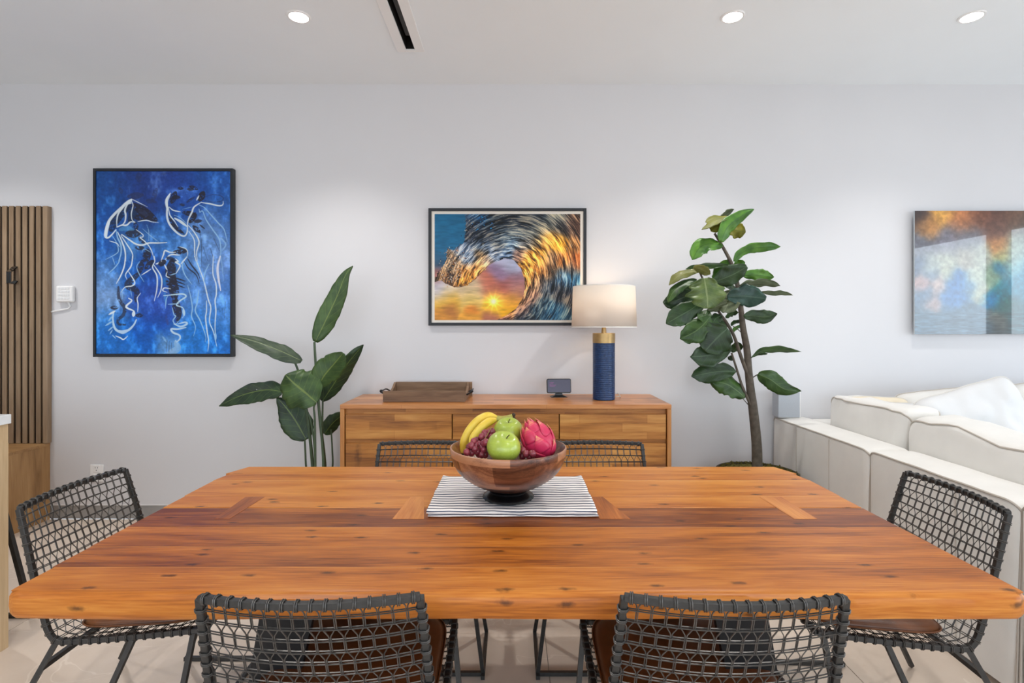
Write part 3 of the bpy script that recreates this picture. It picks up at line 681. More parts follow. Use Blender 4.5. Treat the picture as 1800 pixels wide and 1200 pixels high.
cv.panel('printed_sheet', X3(764, yq), X3(1020, yq), yq, Z3(562.5, yq), Z3(376, yq), ink_mat('wave_print', .5, 0, .3), t)

# --- ocean acrylic at the right edge
O_ = T(1560, 340, 4.2875)
cv = Canvas(1608.5, 1990, 371, 587, 0.9)
def oc(a, b, s_, c): p = O_([(a, b)])[0]; return (p[0], p[1], s_, c)
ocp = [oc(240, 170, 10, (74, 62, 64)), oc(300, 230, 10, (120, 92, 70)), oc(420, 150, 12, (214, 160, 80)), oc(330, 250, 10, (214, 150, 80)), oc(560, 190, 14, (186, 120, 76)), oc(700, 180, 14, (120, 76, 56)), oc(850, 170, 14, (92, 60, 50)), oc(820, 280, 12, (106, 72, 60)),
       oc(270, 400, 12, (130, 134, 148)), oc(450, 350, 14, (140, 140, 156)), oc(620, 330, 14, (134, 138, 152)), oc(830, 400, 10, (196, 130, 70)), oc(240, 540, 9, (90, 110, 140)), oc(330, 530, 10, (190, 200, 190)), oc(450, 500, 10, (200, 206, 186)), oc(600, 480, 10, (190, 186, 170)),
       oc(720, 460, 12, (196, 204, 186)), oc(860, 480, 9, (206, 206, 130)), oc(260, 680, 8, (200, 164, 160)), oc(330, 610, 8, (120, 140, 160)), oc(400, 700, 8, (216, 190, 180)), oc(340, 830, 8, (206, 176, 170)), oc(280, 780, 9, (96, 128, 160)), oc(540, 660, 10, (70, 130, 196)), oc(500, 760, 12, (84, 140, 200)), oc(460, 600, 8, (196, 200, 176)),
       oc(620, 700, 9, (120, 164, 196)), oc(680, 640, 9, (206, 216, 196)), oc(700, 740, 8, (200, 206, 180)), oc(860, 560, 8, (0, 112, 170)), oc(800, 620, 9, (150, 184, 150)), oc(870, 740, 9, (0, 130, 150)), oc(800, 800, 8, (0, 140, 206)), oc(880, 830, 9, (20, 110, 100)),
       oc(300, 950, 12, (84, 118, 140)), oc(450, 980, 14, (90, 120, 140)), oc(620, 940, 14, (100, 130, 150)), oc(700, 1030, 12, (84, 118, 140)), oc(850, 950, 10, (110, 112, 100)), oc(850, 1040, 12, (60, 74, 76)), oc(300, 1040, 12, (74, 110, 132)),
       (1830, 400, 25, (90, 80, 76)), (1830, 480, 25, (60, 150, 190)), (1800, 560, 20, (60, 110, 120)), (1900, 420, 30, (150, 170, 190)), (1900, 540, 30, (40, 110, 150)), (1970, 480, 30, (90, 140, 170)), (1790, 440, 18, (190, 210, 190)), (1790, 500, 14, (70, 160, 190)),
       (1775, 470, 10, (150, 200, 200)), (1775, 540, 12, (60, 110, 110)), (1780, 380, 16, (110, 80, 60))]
ocp = [(a, b_, s_, tuple(v * (1.0 if (c_[0] > c_[2] * 1.35 and b_ < 450) else .78) for v in c_)) for a, b_, s_, c_ in ocp]  # window reflection is painted into these colours: frame browns kept, the rest dimmed
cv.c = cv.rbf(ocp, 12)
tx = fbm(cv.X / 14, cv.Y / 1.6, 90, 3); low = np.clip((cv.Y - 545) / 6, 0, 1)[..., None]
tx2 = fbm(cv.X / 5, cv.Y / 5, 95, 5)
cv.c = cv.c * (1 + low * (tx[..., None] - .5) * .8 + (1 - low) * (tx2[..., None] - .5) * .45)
yf = 3.835
ox1 = X3(1990, yf)
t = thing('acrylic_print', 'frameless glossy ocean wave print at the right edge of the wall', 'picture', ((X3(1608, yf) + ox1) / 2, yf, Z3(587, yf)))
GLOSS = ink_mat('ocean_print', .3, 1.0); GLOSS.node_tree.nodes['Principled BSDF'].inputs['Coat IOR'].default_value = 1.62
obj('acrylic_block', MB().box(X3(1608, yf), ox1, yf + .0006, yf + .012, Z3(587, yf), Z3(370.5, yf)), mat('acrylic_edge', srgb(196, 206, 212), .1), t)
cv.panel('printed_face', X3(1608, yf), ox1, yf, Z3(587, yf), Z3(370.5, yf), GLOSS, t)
for zz in (1.5, 2.05):
    for xx in (X3(1608, yf) + .15, ox1 - .15):
        obj('wall_standoff', MB().tube([(xx, yf + .011, zz), (xx, WALL - .0005, zz)], .012, 12), TRIMW, t)

# ------------------------------------------------------------------ left side: slatted panel over bench, hook, keypad, outlet, island, stool
t = thing('slatted_panel', 'wooden wall panel of vertical slats standing on the oak bench at far left', 'wall panel', (-3.6, WALL - .03, 0.549))
zt = Z3(362, 3.85); zb = 0.551
pr = X3(92, WALL); pitch = X3(11.9, 3.85) - X3(0, 3.85)
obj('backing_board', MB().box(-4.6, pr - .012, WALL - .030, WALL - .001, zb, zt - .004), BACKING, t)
xr = X3(83.5, 3.845)
for i in range(22):
    x1 = xr - i * pitch
    w_ = pitch * .66
    if i == 0: 
        obj('slat', MB().box(x1 - w_ * 1.1, x1, WALL - .042, WALL - .002, zb, zt), SLATW, t, bevel=.004, seg=3)
    else:
        obj('slat', MB().box(x1 - w_, x1, WALL - .042, WALL - .031, zb, zt), SLATW, t, bevel=.0015)
t = thing('bench_cabinet', 'oak bench cabinet under the slatted panel at far left', 'cabinet', (-3.9, 3.5, 0))
bx = -3.318
obj('side_panel', MB().box(bx - .02, bx, 3.20, WALL - .001, 0.035, .530), OAKW, t, bevel=.001)
obj('top_panel', MB().box(-4.6, bx + .001, 3.19, WALL - .001, .530, .550), wood('oak_top', (srgb(130, 94, 54), srgb(164, 124, 78), srgb(184, 146, 98)), 'X', 1, .45), t, bevel=.001)
obj('front_panel', MB().box(-4.6, bx - .022, 3.20, 3.22, 0.035, .530), OAKW, t, bevel=.001)
obj('plinth', MB().box(-4.6, bx - .002, 3.22, WALL - .001, 0, .035), OAKW, t)
# hook
t = thing('coat_hook', 'folded black metal coat hook mounted on the slatted panel', 'hook', (X3(22, 3.8), 3.84, Z3(500, 3.8)))
hk = mat('hook_gloss', srgb(24, 26, 28), .12, .3, coat=.5)
yy = WALL - .043
h1 = MB()
def q(px, py, d): return P3(px, py, d)
def strap(pts, w, th):   # flat strap along a y-z path, extruded in x
    m_ = MB(); rows = []
    for (x, y, z) in pts:
        rows.append([(x - w / 2, y, z), (x + w / 2, y, z), (x + w / 2, y - th, z + th * .6), (x - w / 2, y - th, z + th * .6)])
    m_.grid(rows, closeu=True)
    m_.f.append((3, 2, 1, 0)); m_.t.append(.5); n_ = len(m_.v); m_.f.append((n_ - 4, n_ - 3, n_ - 2, n_ - 1)); m_.t.append(.5)
    return m_
xh = X3(20, 3.8); zh0, zh1 = Z3(501, 3.80), Z3(468, 3.80)
obj('upper_fin', strap([(xh - .008, yy, zh1), (xh - .001, yy - .03, zh1 - .022), (xh + .016, yy - .075, zh1 - .045)], .034, .006), hk, t)
obj('face_plate', MB().box(xh + .000, xh + .030, yy - .080, yy - .072, zh0 + .012, zh1 - .042), hk, t, bevel=.001)
obj('lower_fin', strap([(xh - .008, yy, zh0 + .03), (xh - .004, yy - .02, zh0 + .008), (xh + .014, yy - .076, zh0 + .006)], .034, .006), hk, t)
# keypad
t = thing('alarm_keypad', 'white square keypad with rows of buttons on wall beside the slatted panel', 'keypad', (X3(115, 3.86), WALL - .01, Z3(532, 3.86)))
k0, k1, kz0, kz1 = X3(98, 3.855), X3(128, 3.855), Z3(531, 3.855), Z3(502, 3.855)
KW = mat('keypad_white', srgb(240, 240, 240), .35)
obj('housing', MB().box(k0, k1, WALL - .034, WALL - .001, kz0, kz1), KW, t, bevel=.012, seg=4)
for i in range(4):
    for j in range(4):
        x_ = k0 + .020 + i * .022; z_ = kz0 + .020 + j * .0235
        obj('button', MB().box(x_, x_ + .016, WALL - .037, WALL - .033, z_, z_ + .016), mat('button_white', srgb(226, 228, 230), .5) if (i + j) == 0 else bpy.data.materials['button_white'], t, bevel=.002)
zc = Z3(541, 3.87)
obj('cable_cover', MB().tube([(k0 + .07, WALL - .006, kz0), (k0 + .085, WALL - .006, kz0 - .03), (k0 + .07, WALL - .006, kz0 - .045), (pr - .005, WALL - .006, kz0 - .068)], .006, 6), KW, t)
# outlet
t = thing('wall_outlet', 'white power outlet on the far wall above the left dining chair', 'outlet', (X3(170, WALL), WALL, Z3(828, WALL)))
o0, o1, oz0, oz1 = X3(158.5, 3.88), X3(182, 3.88), Z3(846, 3.88), Z3(816.5, 3.88)
obj('cover_plate', MB().box(o0, o1, WALL - .006, WALL - .001, oz0, oz1), KW, t, bevel=.002)
for dz in (.033, -.033):
    xm = (o0 + o1) / 2; zm = (oz0 + oz1) / 2 + dz
    r_ = obj('receptacle', MB().box(xm - .022, xm + .022, WALL - .0085, WALL - .005, zm - .026, zm + .026), KW, t, bevel=.001)
    sl = MB()
    for sx in (-.008, .008): sl.box(xm + sx - .0014, xm + sx + .0014, WALL - .0090, WALL - .0080, zm + .002, zm + .013)
    sl.box(xm - .003, xm + .003, WALL - .0090, WALL - .0080, zm - .015, zm - .009)
    obj('slots', sl, BLACK, r_)
# island
t = thing('kitchen_island', 'pale oak island end with white marble top at the left edge', 'kitchen island', (-2.9, 1.8, 0))
ix = -2.178
MARB = mat('white_marble', srgb(228, 232, 234), .2, noise_amt=.07, noise_scale=7)
obj('end_panel', MB().box(ix - .045, ix, 1.15, 2.338, 0.0, .966), ISLW, t, bevel=.001)
obj('back_panel', MB().box(-3.7, ix - .047, 2.00, 2.02, 0.02, .966), ISLW, t)
obj('worktop', MB().box(-3.75, ix + .006, 1.10, 2.345, .966, 1.006), MARB, t, bevel=.002)
t = thing('serving_tray', 'black beaded tray edge on the island marble top', 'tray', (-2.6, 2.2, 1.006))
tb = MB(); tb.box(-2.9, ix - .01, 2.05, 2.30, 1.006, 1.010)
obj('tray_base', tb, BLACK, t)
tb = MB()
for i in range(24): tb.sphere((ix - .012 - i * .03, 2.30, 1.014), .007, 8, 6)
for i in range(8): tb.sphere((ix - .012, 2.30 - i * .03, 1.014), .007, 8, 6)
obj('beaded_rim', tb, BLACK, t, smooth=True, kind='stuff')
# counter stool behind the island
t = thing('counter_stool', 'dark metal stool leg seen between island and left dining chair', 'stool', (-2.62, 2.37, 0))
for sy in (2.16, 2.574):
    obj('leg', MB().bar((-2.288, sy, 0.008), (-2.45, sy, .62), .010), DARKM, t)
    obj('leg', MB().bar((-2.95, sy, 0.008), (-2.78, sy, .62), .010), DARKM, t)
    obj('floor_bar', MB().bar((-2.95, sy, 0.010), (-2.288, sy, 0.010), .009), DARKM, t)
obj('seat', MB().box(-2.80, -2.455, 2.15, 2.585, .62, .66), LEATHER, t, bevel=.012, seg=3)

# ------------------------------------------------------------------ sideboard and what stands on it
sy0, sy1 = 3.352, 3.868; sx0, sx1 = X3(597.5, sy0), X3(1180.5, sy0); sz = Z3(711, sy0)
t = thing('sideboard', 'long teak sideboard with flat drawers against the far wall', 'sideboard', ((sx0 + sx1) / 2, (sy0 + sy1) / 2, 0))
obj('top', MB().box(sx0, sx1, sy0, sy1, sz - .026, sz), TEAKT, t, bevel=.002)
obj('side_panel', MB().box(sx0, sx0 + .026, sy0 + .002, sy1, .0, sz - .0265), TEAKZ, t, bevel=.002)
obj('side_panel', MB().box(sx1 - .026, sx1, sy0 + .002, sy1, .0, sz - .0265), TEAKZ, t, bevel=.002)
obj('back_panel', MB().box(sx0 + .027, sx1 - .027, sy1 - .02, sy1, .08, sz - .027), TEAK, t)
obj('upper_rail', MB().box(sx0 + .027, sx1 - .027, sy0 + .030, sy0 + .05, sz - .062, sz - .027), TEAK, t)
dz1 = Z3(727.5, sy0 + .02); dh = Z3(727.5, sy0 + .02) - Z3(771.5, sy0 + .02)
gap = Z3(771.5, sy0) - Z3(778.5, sy0)
inx0, inx1 = sx0 + .031, sx1 - .031; dw = (inx1 - inx0 - 2 * .006) / 3
for r_ in range(4):
    z1 = dz1 - r_ * (dh + gap); z0 = max(z1 - dh, .09)
    if z1 < .15: break
    for c_ in range(3):
        x0 = inx0 + c_ * (dw + .006)
        d_ = obj('drawer', MB().box(x0, x0 + dw, sy0 + .012, sy0 + .030, z0, z1), TEAK, t, bevel=.002)
        obj('drawer_box', MB().box(x0 + .01, x0 + dw - .01, sy0 + .052, sy1 - .04, z0 + .005, z1 - .02), TEAK, d_)
    if r_ < 3: obj('rail', MB().box(inx0 - .004, inx1 + .004, sy0 + .030, sy0 + .05, z0 - gap, z0), TEAK, t)
obj('plinth', MB().box(sx0 + .027, sx1 - .027, sy0 + .04, sy0 + .06, 0.0, .085), TEAK, t)

# wooden tray
ty0, ty1 = 3.462, 3.80
tx0, tx1 = X3(673, ty0), X3(818, ty0)
t = thing('wooden_tray', 'shallow brown wooden tray with black side handles on the sideboard', 'tray', ((tx0 + tx1) / 2, (ty0 + ty1) / 2, sz))
zz0 = sz + .001
obj('front_board', MB().box(tx0, tx1, ty0, ty0 + .014, zz0, zz0 + .070), TRAYW, t, bevel=.0015)
obj('back_board', MB().box(tx0 + .012, tx1 + .02, ty1 - .014, ty1, zz0, zz0 + .095), TRAYW, t, bevel=.0015)
def sideb(x):
    m_ = MB(); rows = []
    prof = [(ty0 + .0145, .068), (ty0 + .07, .050), (ty0 + .13, .040), (ty1 - .13, .046), (ty1 - .07, .066), (ty1 - .0145, .094)]
    for (y, h) in prof: rows.append([(x - .007, y, zz0), (x + .007, y, zz0), (x + .007, y, zz0 + h), (x - .007, y, zz0 + h)])
    m_.grid(rows, closeu=True); m_.f += [(3, 2, 1, 0), (20, 21, 22, 23)]; m_.t += [.5, .5]
    return m_
obj('side_board', sideb(tx0 + .008), TRAYW, t); obj('side_board', sideb(tx1 - .008), TRAYW, t)
obj('bottom_board', MB().box(tx0 + .014, tx1 - .014, ty0 + .0145, ty1 - .0145, zz0, zz0 + .008), TRAYW, t)
for x, s_ in ((tx0, -1), (tx1, 1)):
    hp = [(x, ty0 + .09, zz0 + .035), (x + s_ * .030, ty0 + .085, zz0 + .052), (x + s_ * .034, ty0 + .12, zz0 + .058), (x + s_ * .034, ty1 - .12, zz0 + .058), (x + s_ * .030, ty1 - .085, zz0 + .052), (x, ty1 - .09, zz0 + .035)]
    h_ = obj('handle', MB().tube(hp, .0055, 8), BLACK, t, smooth=True, label='black metal handle')
    obj('handle_knob', MB().sphere((x + s_ * .034, ty0 + .095, zz0 + .058), .011, 10, 7), BLACK, h_, smooth=True)

# smart display
yd = 3.70
t = thing('smart_display', 'small black speaker display with angled screen beside the lamp', 'display', (X3(983, yd), yd, sz))
Rm = Matrix.Translation(Vector((X3(982.5, yd), yd, sz))) @ Matrix.Rotation(math.radians(4), 4, 'Z')
m_ = MB(); rows = []
def rrect(w, h, r, n=5):
    pts = []
    for cx_, cz_, a0 in ((w - r, h - r, 0), (-w + r, h - r, 90), (-w + r, -h + r, 180), (w - r, -h + r, 270)):
        for k_ in range(n + 1):
            a = math.radians(a0 + 90 * k_ / n); pts.append((cx_ + r * math.cos(a), cz_ + r * math.sin(a)))
    return pts
tilt = Matrix.Translation((0, 0, .078)) @ Matrix.Rotation(math.radians(-8), 4, 'X')
for (y, s_) in ((-.004, .97), (0, 1.0), (.010, 1.0), (.03, .86), (.06, .55), (.075, .2)):
    rows.append([tuple(Rm @ tilt @ Vector((x * s_, y, z * s_ - (1 - s_) * .010))) for x, z in rrect(.084, .049, .011)])
m_.grid(rows, closeu=True); n_ = len(rows[0]); m_.f.append(tuple(range(n_))); m_.t.append(.5)
m_.f.append(tuple(len(m_.v) - 1 - k_ for k_ in range(n_))); m_.t.append(.5)
obj('body', m_, BLACK, t, smooth=True, recalc=True)
scm, N, L, b = new_mat('display_screen')
b.inputs['Base Color'].default_value = srgb(20, 18, 28); b.inputs['Roughness'].default_value = .22
b.inputs['Emission Color'].default_value = srgb(54, 44, 74); b.inputs['Emission Strength'].default_value = .5
sc_ = MB(); pts = [tuple(Rm @ tilt @ Vector((x, -.0052, z))) for x, z in rrect(.078, .043, .006)]
sc_.add(pts, [tuple(range(len(pts)))])
scr = obj('screen', sc_, scm, t, recalc=False)
tl = MB()
for i, (a, w_) in enumerate(((.020, .030), (.012, .026), (.004, .045), (-.004, .040))):
    v_ = [(-.066, a), (-.066 + w_, a), (-.066 + w_, a + .0022), (-.066, a + .0022)]
    tl.add([tuple(Rm @ tilt @ Vector((x, -.0058, z))) for x, z in v_], [(0, 1, 2, 3)])
obj('screen_text', tl, mat('screen_text', srgb(110, 60, 110), .4, emit=srgb(130, 70, 120), emit_s=.5), scr)
st_ = MB()
rows = []
for (z, wx, wy) in ((0.0005, .056, .036), (.004, .054, .034), (.014, .026, .016), (.026, .022, .014), (.036, .030, .016)):
    rows.append([tuple(Rm @ Vector((wx * sx, wy * s2 + .012, z))) for sx, s2 in ((-1, -1), (1, -1), (1, 1), (-1, 1))])
st_.grid(rows, closeu=True); st_.f.append((3, 2, 1, 0)); st_.t.append(.5)
obj('stand', st_, BLACK, t, bevel=.001)

# lamp
ly = 3.592; lx = X3(1061.5, ly)
t = thing('table_lamp', 'blue cylinder table lamp with brass neck and lit cream drum shade', 'lamp', (lx, ly, sz))
rB = .0735; zbr = Z3(603, ly - rB); ztp = Z3(585.5, ly - rB); zn = Z3(572, ly)
BLUE = mat('navy_embossed', srgb(12, 50, 96), .34, .1, noise_amt=.3, noise_scale=70, bump=.6, bump_scale=120, coat=.1)
BRASS = mat('brushed_brass', srgb(176, 146, 98), .36, .75, noise_amt=.08, noise_scale=40)
prof = [(0.001, .001), (rB - .004, .001), (rB, .004)]; hb = zbr - sz; n_ = 30
for i in range(n_):
    z = .006 + (hb - .008) * i / n_; h_ = (hb - .008) / n_
    prof += [(rB - .0012, z), (rB + .0002, z + h_ * .3), (rB + .0002, z + h_ * .75)]
prof.append((rB - .001, hb))
obj('base', MB().lathe(prof, (lx, ly, sz), 44), BLUE, t, smooth=True, angle=70)
obj('brass_cap', MB().lathe([(rB + .001, hb), (rB + .001, ztp - sz - .002), (rB - .001, ztp - sz), (.001, ztp - sz)], (lx, ly, sz), 44), BRASS, t, smooth=True)
obj('neck', MB().lathe([(.017, ztp - sz), (.0135, ztp - sz + .05), (.012, ztp - sz + .09)], (lx, ly, sz), 20), BRASS, t, smooth=True)
zs0, zs1 = 1.378, Z3(499, ly - .21)
shm, N, L, b = new_mat('lamp_shade_linen')
N.remove(b); out = [x for x in N if x.type == 'OUTPUT_MATERIAL'][0]
df = N.new('ShaderNodeBsdfDiffuse'); tr = N.new('ShaderNodeBsdfTranslucent'); ms = N.new('ShaderNodeMixShader')
nt = N.new('ShaderNodeTexNoise'); nt.inputs['Scale'].default_value = 260
rp = N.new('ShaderNodeValToRGB'); rp.color_ramp.elements[0].color = srgb(236, 228, 218); rp.color_ramp.elements[1].color = srgb(248, 242, 234)
L.new(nt.outputs['Fac'], rp.inputs['Fac']); L.new(rp.outputs['Color'], df.inputs['Color']); L.new(rp.outputs['Color'], tr.inputs['Color'])
ms.inputs[0].default_value = .42; L.new(df.outputs[0], ms.inputs[1]); L.new(tr.outputs[0], ms.inputs[2]); L.new(ms.outputs[0], out.inputs['Surface'])
rs0, rs1 = .2135, .204
sh = obj('shade', MB().lathe([(rs0, zs0), (rs1, zs1)], (lx, ly, 0), 64), shm, t, smooth=True, solid=.0012)
obj('shade_trim', MB().lathe([(rs0 - .001, zs0), (rs0 + .0012, zs0), (rs0 + .001, zs0 + .006)], (lx, ly, 0), 64), mat('shade_tape', srgb(240, 236, 228), .8), sh)
obj('shade_trim', MB().lathe([(rs1 - .001, zs1), (rs1 + .0012, zs1), (rs1 + .001, zs1 - .006)], (lx, ly, 0), 64), bpy.data.materials['shade_tape'], sh)
sp_ = MB()
for k_ in range(3):
    a = 2 * math.pi * k_ / 3 + .4
    sp_.tube([(lx + .012 * math.cos(a), ly + .012 * math.sin(a), zs1 - .02), (lx + (rs1 - .002) * math.cos(a), ly + (rs1 - .002) * math.sin(a), zs1 - .006)], .002, 6)
obj('spider', sp_, BRASS, t)
obj('socket', MB().lathe([(.012, 0), (.018, .01), (.018, .05), (.001, .05)], (lx, ly, ztp + .088), 16), BRASS, t, smooth=True)
obj('bulb', MB().sphere((lx, ly, ztp + .18), .032), mat('bulb_glow', (1, .9, .7, 1), .5, emit=(1, .72, .42, 1), emit_s=6), t, smooth=True)
pl = bpy.data.lights.new('lamp_bulb_light', 'POINT'); pl.energy = 1.3; pl.color = (1, .72, .44); pl.shadow_soft_size = .035
po = bpy.data.objects.new('lamp_bulb_light', pl); COL.objects.link(po); po.location = (lx + .02, ly + .03, ztp + .235)
cb = catmull([(lx + .07, ly + .03, sz + .006), (lx + .10, ly + .02, sz + .018), (lx + .13, ly + .10, sz + .003), (lx + .15, sy1 - .004, sz + .003), (lx + .15, sy1 + .006, sz - .02), (lx + .15, sy1 + .007, sz - .3)], 6)
obj('cord', MB().tube(cb, .0025, 6), mat('clear_cord', srgb(206, 200, 190), .4), t, smooth=True, label='pale thin cord')

# ------------------------------------------------------------------ dining table
def dy_(py): return .627 * F / (py - HZ)
TZ = .763; TT = .066
tl0, tl1 = -1.188, 1.206
def tlx(y): return -1.188 - (y - 1.27) / 1.13 * .026
t = thing('dining_table', 'large live-edge wooden dining table filling the foreground', 'table', (0, 1.83, 0))
bounds = [dy_(820), dy_(832), dy_(844), dy_(871), dy_(892), dy_(926), dy_(960), dy_(996)]
for i in range(len(bounds) - 1):
    y1, y0 = bounds[i], bounds[i + 1]
    g = .0022 if i in (3,) else .0003
    g2 = .0022 if i == 4 else .0003
    m_ = MB(); nx = 30
    rows = []
    cut = .045 if i == 0 else (.016 if i == 1 else 0)
    for k_ in range(nx + 1):
        u = k_ / nx; x = tl0 + (tl1 - tl0) * u
        rows.append((x, y0 + g, y1 - g2 if i else y1))
    e0 = tlx((y0 + y1) / 2) + .004 * nz(i * 3.1, 0) ; e1 = tl1 + .004 * nz(i * 2.1, 5)
    hh = TZ
    x0a, x1a = e0, e1
    vs_ = [(x0a, y0 + g, hh - TT), (x1a, y0 + g, hh - TT), (x1a - cut, y1 - g2, hh - TT), (x0a + cut, y1 - g2, hh - TT)]
    vs_ += [(a, b_, hh) for a, b_, c_ in vs_]
    m_.add(vs_, [(3, 2, 1, 0), (4, 5, 6, 7), (0, 1, 5, 4), (1, 2, 6, 5), (2, 3, 7, 6), (3, 0, 4, 7)])
    obj('plank', m_, TABLES if i in (1, 2, 3) else TABLEW, t, bevel=.0006 if i not in (3, 4) else .0016)
# front plank with its live edge
yb = bounds[-1]; nx = 120; rows = []
for k_ in range(nx + 1):
    u = k_ / nx; x = tl0 + (tl1 - tl0) * u
    wv = .010 * nz(x * 1.9 + 3, 1.2) + .004 * nz(x * 6, 4)
    bulge = .006 * nz(x * 3, 7.5)
    endr = max(0, 1 - min(u, 1 - u) / .012)
    er = .012 * endr * endr
    yt = 1.300 + wv * 1.4      # where the flat top starts to roll over
    yf_ = 1.262 + wv + er
    zb_ = TZ - TT + .004 * nz(x * 2.2, 9)
    rows.append([(x, yb + -.0003, TZ - TT + .0), (x, yb - .0003, TZ), (x, yt - .012, TZ), (x, yt - .022, TZ - .0012), (x, yf_ + .008, TZ - .0045), (x, yf_ + .001 + bulge * .5, TZ - .012), (x, yf_ + .000 + bulge, TZ - .034),
                 (x, yf_ + .003 + bulge, TZ - .052), (x, yf_ + .008, zb_ + .004), (x, yf_ + .016, zb_), (x, yf_ + .05, TZ - TT)])
m_ = MB().grid(rows, closeu=True); n_ = len(rows[0])
m_.f.append(tuple(range(n_))); m_.t.append(.5); m_.f.append(tuple(len(m_.v) - 1 - k_ for k_ in range(n_))); m_.t.append(.5)
obj('plank', m_, TABLEW, t, smooth=True, recalc=True, label='rounded live-edge front plank')
inl = [((-.975, -.905), (-.965, -.915)), ((-.372, -.322), (-.388, -.285)), ((.270, .332), (.285, .384)), ((.905, .985), (.915, .990))]
for (a0, a1), (b0_, b1_) in inl:
    ya, yb_ = dy_(873), dy_(912)
    m_ = MB(); z0, z1 = TZ + .0001, TZ + .0008
    v_ = [(b0_, yb_), (b1_, yb_), (a1, ya), (a0, ya)]
    m_.add([(x, y, z0) for x, y in v_] + [(x, y, z1) for x, y in v_], [(3, 2, 1, 0), (4, 5, 6, 7), (0, 1, 5, 4), (1, 2, 6, 5), (2, 3, 7, 6), (3, 0, 4, 7)])
    obj('inlay', m_, INLAYW, t, bevel=.0003, seg=1)
for s_ in (-1, 1):
    cxm = .005
    for yq in (1.48, 2.16):
        m_ = MB(); a = cxm + s_ * .60; b_ = cxm + s_ * .735; wv = .075
        rows = [[(a - wv, yq - .011, TZ - TT), (a + wv, yq - .011, TZ - TT), (a + wv, yq + .011, TZ - TT), (a - wv, yq + .011, TZ - TT)],
                [(b_ - wv * .8, yq - .011, .0), (b_ + wv * .8, yq - .011, .0), (b_ + wv * .8, yq + .011, .0), (b_ - wv * .8, yq + .011, .0)]]
        m_.grid(rows, closeu=True); m_.f += [(3, 2, 1, 0), (4, 5, 6, 7)]; m_.t += [.5, .5]
        obj('leg', m_, BLACKM, t, bevel=.001, recalc=True)
    obj('mounting_plate', MB().box(cxm + s_ * .60 - .09, cxm + s_ * .60 + .09, 1.44, 2.20, TZ - TT - .006, TZ - TT), BLACKM, t)

# ------------------------------------------------------------------ wire dining chair (local: +y is the way it faces, origin under the rear seat corners)
def chair_surface():
    prof = [(-.130, .810), (-.112, .745), (-.090, .665), (-.066, .575), (-.040, .490), (-.018, .432), (.006, .407), (.05, .404), (.17, .412), (.32, .426), (.455, .440)]
    pts = catmull([(0, y, z) for y, z in prof], 10)
    acc = [0]
    for a, b_ in zip(pts, pts[1:]): acc.append(acc[-1] + (b_ - a).length)
    tot = acc[-1]
    def P(s_):
        s_ = min(max(s_, 0), tot)
        lo = 0
        import bisect
        i = min(max(bisect.bisect_right(acc, s_) - 1, 0), len(pts) - 2)
        f_ = (s_ - acc[i]) / max(acc[i + 1] - acc[i], 1e-9)
        p = pts[i].lerp(pts[i + 1], f_); tg = (pts[i + 1] - pts[i]).normalized()
        return p, Vector((0, -tg.z, tg.y)) if False else tg
    return P, tot
P_, TOT = chair_surface()
def surf(u, s_, off=0.0):
    p, tg = P_(s_)
    n_ = Vector((0, tg.z, -tg.y))            # points towards the rear / underside
    if n_.y > 0 and s_ < .3: n_ = -n_
    hw = .2345 + .022 * min(1, s_ / .42)
    sag = .036 * (1 - u * u) * max(0, 1 - (s_ / .52)) + .010 * (1 - u * u) * min(1, s_ / .5)
    back = Vector((0, -1, 0)) * max(0, 1 - s_ / .42) + Vector((0, 0, -1)) * min(1, s_ / .42)
    back.normalize()
    q_ = p + back * (sag + off)
    return Vector((u * hw, q_.y, q_.z))
